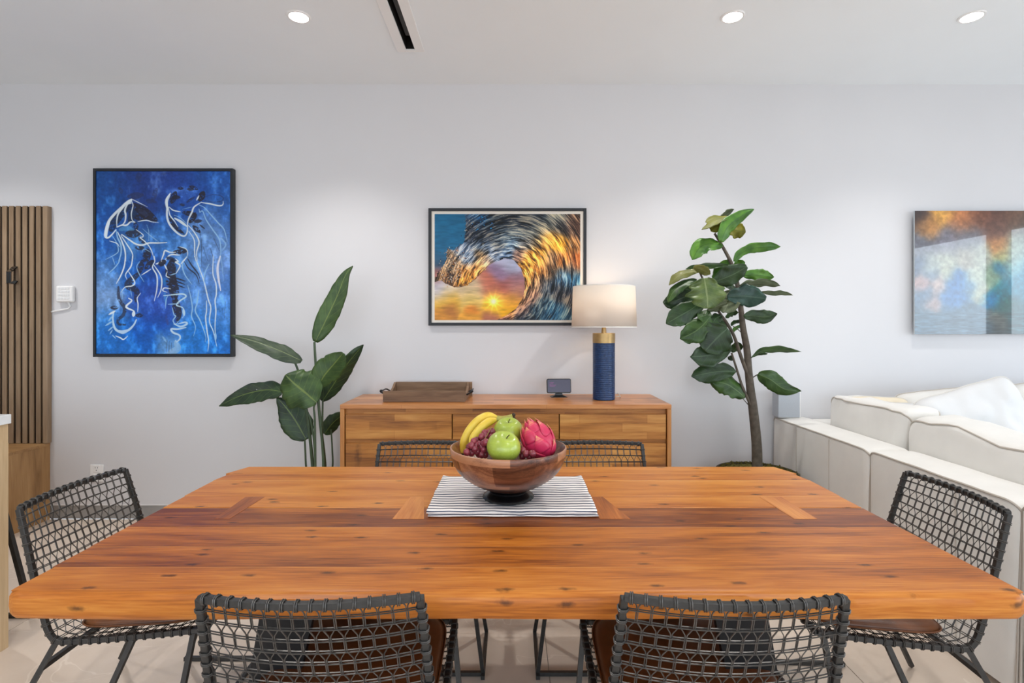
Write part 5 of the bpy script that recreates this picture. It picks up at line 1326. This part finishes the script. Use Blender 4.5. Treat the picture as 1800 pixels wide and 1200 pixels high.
def box_cushion(name, lab, y0, y1, x0, x1, z0, z1, lean, seed, tall=0.0, group=None):
    """boxed back cushion leaning on the sofa back: outer face, top face, piping along the upper edges"""
    mb = MB(); nu, nv = 40, 28
    cy, cx_, cz = (y0 + y1) / 2, (x0 + x1) / 2, (z0 + z1) / 2; hy, hx, hz_ = (y1 - y0) / 2, (x1 - x0) / 2, (z1 - z0) / 2
    def pt(th, ph):
        # superellipsoid, ph around y axis (section x-z), th along y
        def sg(v, e): return math.copysign(abs(v) ** e, v)
        e1, e2 = .28, .36
        y = sg(math.sin(th), e1); cc = sg(math.cos(th), e1)
        a, b_ = sg(math.cos(ph), e2) * cc, sg(math.sin(ph), e2) * cc
        puff = 1 + .10 * (1 - y * y)
        x = cx_ + hx * a * puff; z = cz + hz_ * b_ * (1 + .02 * (1 - y * y)); yy = cy + hy * y
        w = .024 * nz(yy * 5 + seed, z * 5, x * 5) + .013 * nz(yy * 12 + z * 6, z * 9 + seed, x * 9)
        top_ = max(0, (z - cz) / hz_)
        z += w * .9 + tall * top_ * (yy - cy) / hy + top_ * (.020 * nz(yy * 7, seed * 1.7) - .02 * (1 - abs(y)) )
        x += w + lean * (z - z0)
        return (x, yy, z)
    rows = [[pt(-math.pi / 2 + math.pi * i / nv, 2 * math.pi * j / nu) for j in range(nu)] for i in range(nv + 1)]
    mb.grid(rows, closeu=True)
    o_ = obj(name, mb, SOFA, None, smooth=True, recalc=True, angle=180)
    tag(o_, lab, 'cushion', group)
    for ph0 in (math.pi * .75, math.pi * .25):
        pl_ = [pt(-1.5707 + 3.1414 * k_ / 60, ph0) for k_ in range(61)]
        obj('piping', MB().tube([(a - .002 if ph0 > 1.6 else a, b_, c_ + .002) for a, b_, c_ in pl_], .0042, 6), SOFAP, o_, smooth=True)
    return o_
zb_ = SH - .24
box_cushion('back_cushion', 'boxed off-white back cushion nearest the wall, its back to the table', 2.93, 3.66, 2.10, 2.32, zb_, .945, .06, 2.0, tall=-.012, group='sofa back cushions')
box_cushion('back_cushion', 'long boxed off-white back cushion nearer the camera, wavy piping along its top', 1.75, 2.925, 2.10, 2.36, zb_, .915, .06, 7.0, tall=.015, group='sofa back cushions')
cushion('throw_pillow', 'large white throw pillow standing tall behind the nearer back cushion', 'pillow', (2.62, 3.02, .79), .29, .10, .26, (math.radians(-14), math.radians(-17), math.radians(-6)), PILLOW, .030, 5, p=9, boxy=.6)
cushion('throw_pillow', 'flat white pillow lying low behind the corner of the back cushions', 'pillow', (2.42, 3.27, .775), .22, .07, .150, (math.radians(-24), math.radians(4), math.radians(-8)), PILLOW, .028, 9, p=8, boxy=.6)
cushion('throw_pillow', 'small cream pillow tucked behind the cushion nearest the wall', 'pillow', (2.36, 3.46, .800), .21, .06, .135, (math.radians(-18), math.radians(2), math.radians(4)), mat('cream_pillow', srgb(226, 214, 190), .85, noise_amt=.03, noise_scale=9), .024, 14, p=7, boxy=.6)
cushion('wall_cushion', 'off-white upright back cushion against the wall at the right edge', 'cushion', (3.66, 3.52, .76), .42, .10, .25, (math.radians(-8), 0, 0), SOFA, .020, 21, p=10, boxy=.5)
cushion('wall_cushion', 'off-white wall-side back cushion half hidden by the tall pillow', 'cushion', (2.86, 3.55, .735), .32, .08, .235, (math.radians(-8), math.radians(-6), 0), SOFA, .020, 25, p=9, boxy=.5)

# speaker on the sofa corner
yk = 3.74; kx0, kx1, kz1 = X3(1368, yk), X3(1408.5, yk), Z3(688, yk)
t = thing('box_speaker', 'pale grey box speaker standing on the sofa back by the wall', 'speaker', ((kx0 + kx1) / 2, yk + .05, SH + .006))
obj('grille', MB().box(kx0, kx1 - .008, yk, yk + .09, SH + .012, kz1), mat('grille_cloth', srgb(176, 182, 190), .7, noise_amt=.05, noise_scale=200, bump=.2, bump_scale=900), t, bevel=.006, seg=3)
obj('white_case', MB().box(kx0 + .004, kx1, yk + .004, yk + .10, SH + .008, kz1 + .003), KW, t, bevel=.008, seg=3)

# ------------------------------------------------------------------ plants
def leaf_mat(name, c1, c2, under, rough=.36):
    m, N, L, b = new_mat(name); b.inputs['Roughness'].default_value = rough + .06; b.inputs['Coat Weight'].default_value = .05
    tc = N.new('ShaderNodeTexCoord'); n_ = N.new('ShaderNodeTexNoise'); n_.inputs['Scale'].default_value = 14; n_.inputs['Detail'].default_value = 5; L.new(tc.outputs['Object'], n_.inputs['Vector'])
    r = N.new('ShaderNodeValToRGB'); r.color_ramp.elements[0].position = .35; r.color_ramp.elements[0].color = c1; r.color_ramp.elements[1].position = .68; r.color_ramp.elements[1].color = c2
    L.new(n_.outputs['Fac'], r.inputs['Fac'])
    # veins from the leaf's own coordinates
    at = N.new('ShaderNodeAttribute'); at.attribute_name = 'leafuv'; sp = N.new('ShaderNodeSeparateXYZ'); L.new(at.outputs['Vector'], sp.inputs[0])
    ab = N.new('ShaderNodeMath'); ab.operation = 'ABSOLUTE'; L.new(sp.outputs['X'], ab.inputs[0])
    lt = N.new('ShaderNodeMath'); lt.operation = 'LESS_THAN'; lt.inputs[1].default_value = .045; L.new(ab.outputs[0], lt.inputs[0])
    sl = N.new('ShaderNodeMath'); sl.operation = 'MULTIPLY_ADD'; sl.inputs[1].default_value = -.22; L.new(ab.outputs[0], sl.inputs[0]); L.new(sp.outputs['Y'], sl.inputs[2])
    fr = N.new('ShaderNodeMath'); fr.operation = 'MULTIPLY'; fr.inputs[1].default_value = 7; L.new(sl.outputs[0], fr.inputs[0])
    fc = N.new('ShaderNodeMath'); fc.operation = 'FRACT'; L.new(fr.outputs[0], fc.inputs[0])
    l2 = N.new('ShaderNodeMath'); l2.operation = 'LESS_THAN'; l2.inputs[1].default_value = .07; L.new(fc.outputs[0], l2.inputs[0])
    h2 = N.new('ShaderNodeMath'); h2.operation = 'MULTIPLY'; h2.inputs[1].default_value = .4; L.new(l2.outputs[0], h2.inputs[0])
    mxv = N.new('ShaderNodeMath'); mxv.operation = 'MAXIMUM'; L.new(lt.outputs[0], mxv.inputs[0]); L.new(h2.outputs[0], mxv.inputs[1])
    ms_ = N.new('ShaderNodeMath'); ms_.operation = 'MULTIPLY'; ms_.inputs[1].default_value = .6; L.new(mxv.outputs[0], ms_.inputs[0])
    mx = N.new('ShaderNodeMixRGB'); L.new(ms_.outputs[0], mx.inputs['Fac']); L.new(r.outputs['Color'], mx.inputs['Color1']); mx.inputs['Color2'].default_value = under
    L.new(mx.outputs['Color'], b.inputs['Base Color'])
    tr = N.new('ShaderNodeBsdfTranslucent'); L.new(mx.outputs['Color'], tr.inputs['Color']); sm = N.new('ShaderNodeMixShader'); sm.inputs[0].default_value = .18
    out = [x for x in N if x.type == 'OUTPUT_MATERIAL'][0]; L.new(b.outputs[0], sm.inputs[1]); L.new(tr.outputs[0], sm.inputs[2]); L.new(sm.outputs[0], out.inputs['Surface'])
    return m
def leaf(parent, spine, width, ang, m, prof='fid', fold=.15, wave=.1, seed=0, nl=22, nw=10, side3=None, curl=0.0, label=None):
    """spine: 3D points; the blade's width direction lies ang degrees out of the picture-parallel plane"""
    pts = catmull(spine, 10); tot = [0]
    for a, b_ in zip(pts, pts[1:]): tot.append(tot[-1] + (b_ - a).length)
    import bisect
    def at(f_):
        s_ = f_ * tot[-1]; i = min(max(bisect.bisect_right(tot, s_) - 1, 0), len(pts) - 2)
        return pts[i].lerp(pts[i + 1], (s_ - tot[i]) / max(tot[i + 1] - tot[i], 1e-9)), (pts[i + 1] - pts[i]).normalized()
    rows = []; uv = []
    for i in range(nl + 1):
        f_ = i / nl; p, tg = at(f_)
        vx = Vector((tg.z, 0, -tg.x))
        if vx.length < .2: vx = Vector((1, 0, 0))
        vx.normalize(); dep = Vector((0, 1, 0)); dep = (dep - tg * dep.dot(tg)).normalized()
        a = math.radians(ang); S_ = (vx * math.cos(a) + dep * math.sin(a)); S_ = (S_ - tg * S_.dot(tg)).normalized(); N_ = tg.cross(S_)
        if prof == 'fid':      # fiddle: narrow base, broad outer half, lobed
            w = (math.sin(math.pi * min(1, f_ ** .8 * 1.02)) ** .55) * (.62 + .5 * f_) * (1 - .10 * math.exp(-((f_ - .38) / .09) ** 2))
            if f_ > .97: w *= .75
            if f_ < .03: w = .06
        elif prof == 'oval': w = math.sin(math.pi * (.02 + .96 * f_)) ** .6
        else:                  # paddle: broad near the base, long taper
            w = math.sin(math.pi * min(1, max(0, .015 + .985 * f_)) ** .72) ** .75
        w = max(w, .03)
        row = []
        for j in range(nw + 1):
            v = -1 + 2 * j / nw
            wl = 1 + (.22 if prof != 'paddle' else .10) * 1.25 * nz(f_ * 6 + seed, (3 if v > 0 else -3) + seed * 2.3) + (.10 * nz(f_ * 14, seed + (5 if v > 0 else 1)))
            x = v * w * width / 2 * wl
            nrm = fold * abs(x) + wave * width * (nz(f_ * 4 + seed, v * 1.3, seed) * abs(v) + .35 * math.sin(f_ * 22 + seed) * abs(v) ** 2 * .3) + curl * width * v * v * f_
            row.append(tuple(p + S_ * x + N_ * nrm)); uv.append((v, f_, 0))
        rows.append(row)
    o_ = obj('leaf', MB().grid(rows), m, parent, smooth=True, angle=180, label=label)
    a_ = o_.data.attributes.new('leafuv', 'FLOAT_VECTOR', 'POINT'); a_.data.foreach_set('vector', [c for t3 in uv for c in t3])
    md = o_.modifiers.new('solid', 'SOLIDIFY'); md.thickness = .0012
    return o_
DKG = leaf_mat('leaf_dark', srgb(27, 50, 23), srgb(48, 77, 36), srgb(86, 111, 75))
MIDG = leaf_mat('leaf_mid', srgb(36, 66, 25), srgb(64, 97, 37), srgb(108, 135, 81))
BRG = leaf_mat('leaf_bright', srgb(59, 108, 30), srgb(99, 149, 50), srgb(45, 86, 36))
OLV = leaf_mat('leaf_olive', srgb(99, 104, 45), srgb(127, 127, 59), srgb(144, 144, 90), .5)
YEL = leaf_mat('leaf_yellow', srgb(108, 109, 18), srgb(131, 126, 27), srgb(81, 90, 27), .5)
GRY = leaf_mat('leaf_grey', srgb(75, 88, 59), srgb(100, 109, 79), srgb(126, 133, 104), .5)
TEA = leaf_mat('leaf_teal', srgb(23, 55, 46), srgb(45, 82, 68), srgb(81, 108, 90), .25)
E_ = lambda x, y: (1140 + x / 6.0, 350 + y / 6.0)
G_ = lambda x, y: (1140 + x / 5.453, 500 + y / 5.453)
PD = 3.45
fl_ = thing('fiddle_leaf_fig', 'tall fiddle-leaf fig tree in round pot between sideboard and sofa', 'plant', (X3(1330, PD), PD, 0))
rg = random.Random(8)
def FL(Tf, pts, w, ang, m, prof='fid', dd=0.0, fold=.14, wave=.17, sd=None, curl=0.0):
    sc = 6.0 if Tf is E_ else 5.453
    d0 = PD + dd; n_ = len(pts); dv = rg.uniform(-.05, .03)
    P = [P3(*Tf(*p), d0 + dv * i / max(1, n_ - 1)) for i, p in enumerate(pts)]
    wd = 1.32 * w / sc / F * d0 / max(.35, math.cos(math.radians(ang)))
    leaf(fl_, P, wd, ang, m, prof, fold, wave, sd if sd is not None else rg.uniform(0, 50), curl=curl)
# leaves behind the stems first, then the front ones
FL(E_, [(900, 700), (960, 680), (1015, 700)], 70, 30, BRG, dd=.08)
FL(E_, [(820, 640), (780, 740), (700, 870)], 130, 20, BRG, dd=.06)
FL(E_, [(930, 980), (870, 920), (795, 895)], 90, 30, DKG, dd=.08)
FL(G_, [(760, 400), (680, 380), (600, 350)], 110, 20, DKG, dd=.06)
FL(G_, [(790, 470), (840, 420), (895, 395)], 40, 30, BRG, dd=.07)
FL(G_, [(740, 320), (800, 280), (862, 265)], 60, 30, MIDG, dd=.07)
FL(G_, [(790, 390), (840, 360), (890, 345)], 46, 40, DKG, dd=.05)
FL(G_, [(800, 650), (850, 600), (905, 590)], 90, 20, MIDG, dd=.07)
FL(G_, [(760, 690), (790, 710), (800, 730)], 46, 20, DKG, dd=.05)
FL(G_, [(840, 830), (820, 830), (800, 810)], 40, 20, OLV, dd=.05)
FL(E_, [(730, 230), (810, 170), (900, 105)], 64, 40, GRY, dd=.05)
FL(E_, [(860, 200), (700, 205), (600, 240)], 70, 30, OLV, dd=.03)
FL(E_, [(840, 290), (930, 330), (1025, 345)], 150, 10, YEL, dd=.04)
FL(E_, [(860, 200), (740, 250), (660, 340)], 130, 20, YEL, dd=.02)
FL(E_, [(870, 190), (700, 230), (560, 318)], 60, 50, OLV, dd=-.02)
FL(E_, [(765, 450), (830, 300), (960, 190), (1112, 105)], 120, 15, BRG, 'paddle', dd=-.04, fold=.25)
FL(E_, [(785, 495), (650, 470), (540, 510), (462, 640)], 150, 15, BRG, dd=-.02, wave=.2)
FL(E_, [(895, 655), (990, 560), (1150, 510), (1392, 500)], 100, 20, BRG, dd=0, wave=.12)
FL(E_, [(850, 700), (690, 690), (540, 700), (392, 738)], 70, 50, MIDG, dd=.02)
FL(E_, [(990, 800), (1120, 800), (1322, 822)], 115, 15, BRG, dd=.0)
FL(E_, [(955, 905), (1080, 890), (1250, 890), (1388, 918)], 70, 40, GRY, dd=-.01)
FL(E_, [(1190, 975), (1300, 990), (1420, 995), (1520, 1012)], 46, 40, GRY, dd=.02)
FL(E_, [(560, 745), (400, 775), (300, 820), (215, 905)], 80, 30, OLV, dd=-.02)
FL(E_, [(470, 720), (560, 740), (652, 790)], 80, 30, OLV, dd=-.04)
FL(E_, [(510, 845), (370, 900), (260, 980), (205, 1090)], 90, 35, MIDG, dd=-.02)
FL(E_, [(520, 900), (430, 900), (330, 950)], 90, 30, DKG, dd=.03)
FL(E_, [(480, 990), (360, 1040), (250, 1080), (152, 1085)], 180, 10, DKG, dd=-.02)
FL(E_, [(900, 960), (850, 1050), (830, 1120), (785, 1200)], 170, 20, GRY, dd=-.03)
FL(E_, [(830, 1030), (960, 1020), (1100, 1030), (1240, 1050)], 170, 10, TEA, 'oval', dd=-.07, fold=.05)
FL(E_, [(685, 870), (780, 840), (900, 790), (1040, 710)], 170, 12, DKG, 'oval', dd=-.06)
FL(E_, [(620, 1170), (720, 1130), (850, 1070)], 120, 25, GRY, dd=-.04)
FL(G_, [(520, 150), (420, 230), (300, 300), (170, 375)], 190, 8, DKG, dd=-.05)
FL(G_, [(560, 240), (540, 290), (470, 320)], 100, 20, MIDG, dd=-.03)
FL(G_, [(595, 300), (520, 390), (430, 460), (302, 520)], 190, 8, MIDG, dd=-.07)
FL(G_, [(790, 600), (680, 640), (560, 680), (400, 690)], 200, 10, DKG, dd=-.06, wave=.14)
FL(G_, [(760, 420), (700, 470), (620, 550), (540, 640)], 250, 8, DKG, 'oval', dd=-.11, wave=.10)
FL(G_, [(840, 835), (700, 830), (560, 850), (412, 880)], 170, 10, DKG, dd=-.04, wave=.12)
FL(G_, [(925, 1085), (840, 1010), (740, 950), (590, 920)], 180, 12, MIDG, dd=-.02)
FL(E_, [(560, 1000), (480, 960), (400, 950), (330, 1000)], 110, 25, MIDG, dd=.03)
FL(G_, [(700, 300), (640, 330), (600, 420)], 120, 15, DKG, dd=-.02)
FL(G_, [(640, 480), (560, 540), (500, 590)], 140, 20, DKG, dd=.01)
FL(G_, [(790, 560), (740, 540), (690, 560)], 110, 20, MIDG, dd=.02)
FL(G_, [(560, 160), (640, 200), (760, 150)], 120, 25, MIDG, dd=-.02)
FL(G_, [(912, 300), (1010, 300), (1120, 310), (1232, 280)], 120, 12, DKG, dd=-.02)
FL(G_, [(980, 705), (1090, 635), (1250, 628), (1460, 642)], 60, 45, MIDG, dd=-.02)
FL(G_, [(1050, 680), (1100, 668), (1142, 662)], 22, 40, DKG, dd=-.02)
FL(G_, [(1050, 858), (1170, 910), (1300, 1000), (1462, 1022)], 130, 10, MIDG, 'paddle', dd=-.03, fold=.25)
FL(E_, [(590, 830), (605, 930), (620, 1040), (625, 1152)], 300, 5, OLV if False else leaf_mat('leaf_sage', srgb(70, 94, 44), srgb(108, 128, 66), srgb(150, 164, 112)), 'oval', dd=-.14, fold=.10)
BARK = mat('fig_bark', srgb(84, 76, 66), .85, noise_amt=.35, noise_scale=30, bump=.5, bump_scale=80)
def br(px, r0, r1, name, dd=0.0):
    P = catmull([P3(a, b_, PD + dd) for a, b_ in px], 6); n_ = len(P)
    return obj(name, MB().tube(P, [r0 + (r1 - r0) * i / (n_ - 1) for i in range(n_)], 10), BARK, fl_, smooth=True)
br([(1331, 826), (1330, 780), (1324, 720), (1320, 690), (1316, 655), (1313, 615), (1306, 575), (1302, 540), (1296, 500), (1288, 468), (1270, 433), (1256, 410)], .033, .007, 'trunk')
br([(1318, 668), (1303, 628), (1290, 590), (1276, 565), (1262, 545), (1240, 500), (1230, 478)], .012, .006, 'branch', -.01)
br([(1320, 712), (1306, 682), (1297, 655), (1286, 620)], .010, .006, 'branch', -.01)
br([(1322, 664), (1330, 659), (1335, 657)], .004, .003, 'twig'); br([(1318, 632), (1323, 626), (1328, 622)], .004, .003, 'twig'); br([(1316, 712), (1309, 704), (1304, 698)], .003, .002, 'twig'); br([(1304, 585), (1294, 576), (1288, 573)], .003, .002, 'twig')
br([(1315, 612), (1316, 607)], .006, .006, 'twig')
px_, pz = X3(1330, PD), Z3(828, PD)
POTM = mat('dark_wicker', srgb(52, 46, 40), .7, noise_amt=.3, noise_scale=60, bump=.8, bump_scale=90)
rpo = 68 / F * PD
obj('pot', MB().lathe([(.001, 0), (rpo * .72, 0), (rpo * .80, .02), (rpo * .97, pz - .03), (rpo, pz - .02), (rpo, pz), (rpo - .012, pz), (rpo - .014, pz - .05), (.001, pz - .05)], (px_, PD, 0), 40), POTM, fl_, smooth=True, angle=50)
mo = MB(); rows = []
for i in range(18):
    r_ = (rpo - .016) * i / 17; rows.append([(px_ + r_ * math.cos(a), PD + r_ * math.sin(a), pz - .02 + .03 * (1 - (i / 17) ** 3) + .014 * nz(r_ * 40 * math.cos(a), r_ * 40 * math.sin(a))) for a in [2 * math.pi * k_ / 40 for k_ in range(40)]])
mo.grid(rows, closeu=True)
MOSS = mat('dry_moss', srgb(104, 98, 44), .95, noise_amt=.4, noise_scale=50, bump=1, bump_scale=120)
rgm = random.Random(5)
for _ in range(900):
    a = rgm.uniform(0, 6.283); r_ = (rpo - .012) * math.sqrt(rgm.random()); x, y = px_ + r_ * math.cos(a), PD + r_ * math.sin(a); z = pz - .005 + .02 * (1 - (r_ / rpo) ** 3)
    dx_, dy2, dz_ = rgm.uniform(-.02, .02), rgm.uniform(-.02, .02), rgm.uniform(.0, .014); w_ = .0012
    mo.add([(x - w_, y, z), (x + w_, y, z), (x + dx_ * .6, y + dy2 * .6, z + dz_), (x + dx_, y + dy2, z + dz_ * .6)], [(0, 1, 2, 3)])
obj('moss', mo, MOSS, fl_, smooth=True, kind='stuff')

# bird of paradise
H_ = lambda x, y: (370 + x / 3.0, 440 + y / 3.0)
BD = 3.50
bp_ = thing('bird_of_paradise', 'bird-of-paradise plant with long paddle leaves left of the sideboard', 'plant', (X3(553, BD), BD, 0))
BPD = leaf_mat('paddle_dark', srgb(34, 55, 36), srgb(55, 81, 48), srgb(126, 151, 75), .4)
BPM = leaf_mat('paddle_mid', srgb(48, 75, 37), srgb(77, 106, 52), srgb(135, 154, 72), .4)
BPG = leaf_mat('paddle_grey', srgb(55, 72, 54), srgb(77, 93, 70), srgb(135, 151, 99), .45)
def BL(pts, w, ang, m, prof='paddle', dd=0, fold=.2, wave=.08, dspan=0.0, curl=0):
    n_ = len(pts); P = [P3(*H_(*p), BD + dd + dspan * i / (n_ - 1)) for i, p in enumerate(pts)]
    leaf(bp_, P, w / 3.0 / F * BD / max(.3, math.cos(math.radians(ang))), ang, m, prof, fold, wave, rg.uniform(0, 40), nl=28, nw=12, curl=curl)
BL([(590, 795), (640, 720), (720, 600), (806, 497)], 100, 30, BPD, dd=.12, wave=.12)
BL([(600, 968), (650, 905), (720, 850)], 80, 30, BPD, dd=.16, dspan=.1)
BL([(552, 482), (600, 385), (668, 240), (712, 130), (752, 82)], 104, 15, BPM, wave=.08, dspan=.06, dd=.02)
BL([(482, 582), (370, 530), (240, 480), (108, 446)], 66, 50, BPG, dspan=-.1, wave=.12, dd=.03)
BL([(380, 745), (290, 735), (160, 765), (44, 820)], 110, 25, BPD, dd=-.02, dspan=.05)
BL([(505, 998), (450, 900), (400, 830), (350, 775)], 150, 15, BPD, dd=.03, fold=.12)
BL([(565, 725), (600, 660), (650, 600), (700, 540)], 130, 15, BPM, 'oval', dd=-.05, fold=.2)
BL([(560, 802), (500, 750), (440, 700), (395, 655)], 210, 12, BPM, 'oval', dd=-.10, fold=.12, curl=.12)
STK = mat('plant_stalk', srgb(70, 88, 62), .5, noise_amt=.15, noise_scale=20)
stk = [([(548, 482), (552, 560), (562, 700), (578, 900), (604, 1150)], .0115, .0075, .02), ([(440, 575), (470, 660), (490, 760), (515, 900), (540, 1150)], .013, .007, .04), ([(556, 805), (545, 830), (550, 900), (553, 1150)], .009, .005, -.06),
       ([(497, 992), (500, 1060), (505, 1150)], .007, .006, .03), ([(565, 725), (570, 800), (582, 920), (596, 1150)], .011, .006, -.03), ([(592, 790), (590, 900), (590, 1000), (600, 1150)], .009, .006, .10),
       ([(378, 748), (470, 800), (520, 870), (545, 1000), (552, 1150)], .008, .005, .00), ([(636, 945), (642, 1050), (642, 1150)], .007, .005, .16)]
for pts, r0, r1, dd in stk:
    top_ = [P3(*H_(*p), BD + dd) for p in pts]; base = (X3(553, BD) + (top_[-1][0] - X3(553, BD)) * .55, BD + dd * .6, .30)
    P = catmull(top_ + [base], 7); n_ = len(P)
    obj('stalk', MB().tube(P, [r1 + (r0 - r1) * i / (n_ - 1) for i in range(n_)], 8), STK, bp_, smooth=True)
xq = X3(553, BD)
obj('pot', MB().lathe([(.001, 0), (.13, 0), (.14, .02), (.165, .30), (.17, .34), (.158, .34), (.155, .31), (.001, .30)], (xq, BD, 0), 36), mat('grey_pot', srgb(90, 90, 90), .6), bp_, smooth=True, angle=50)
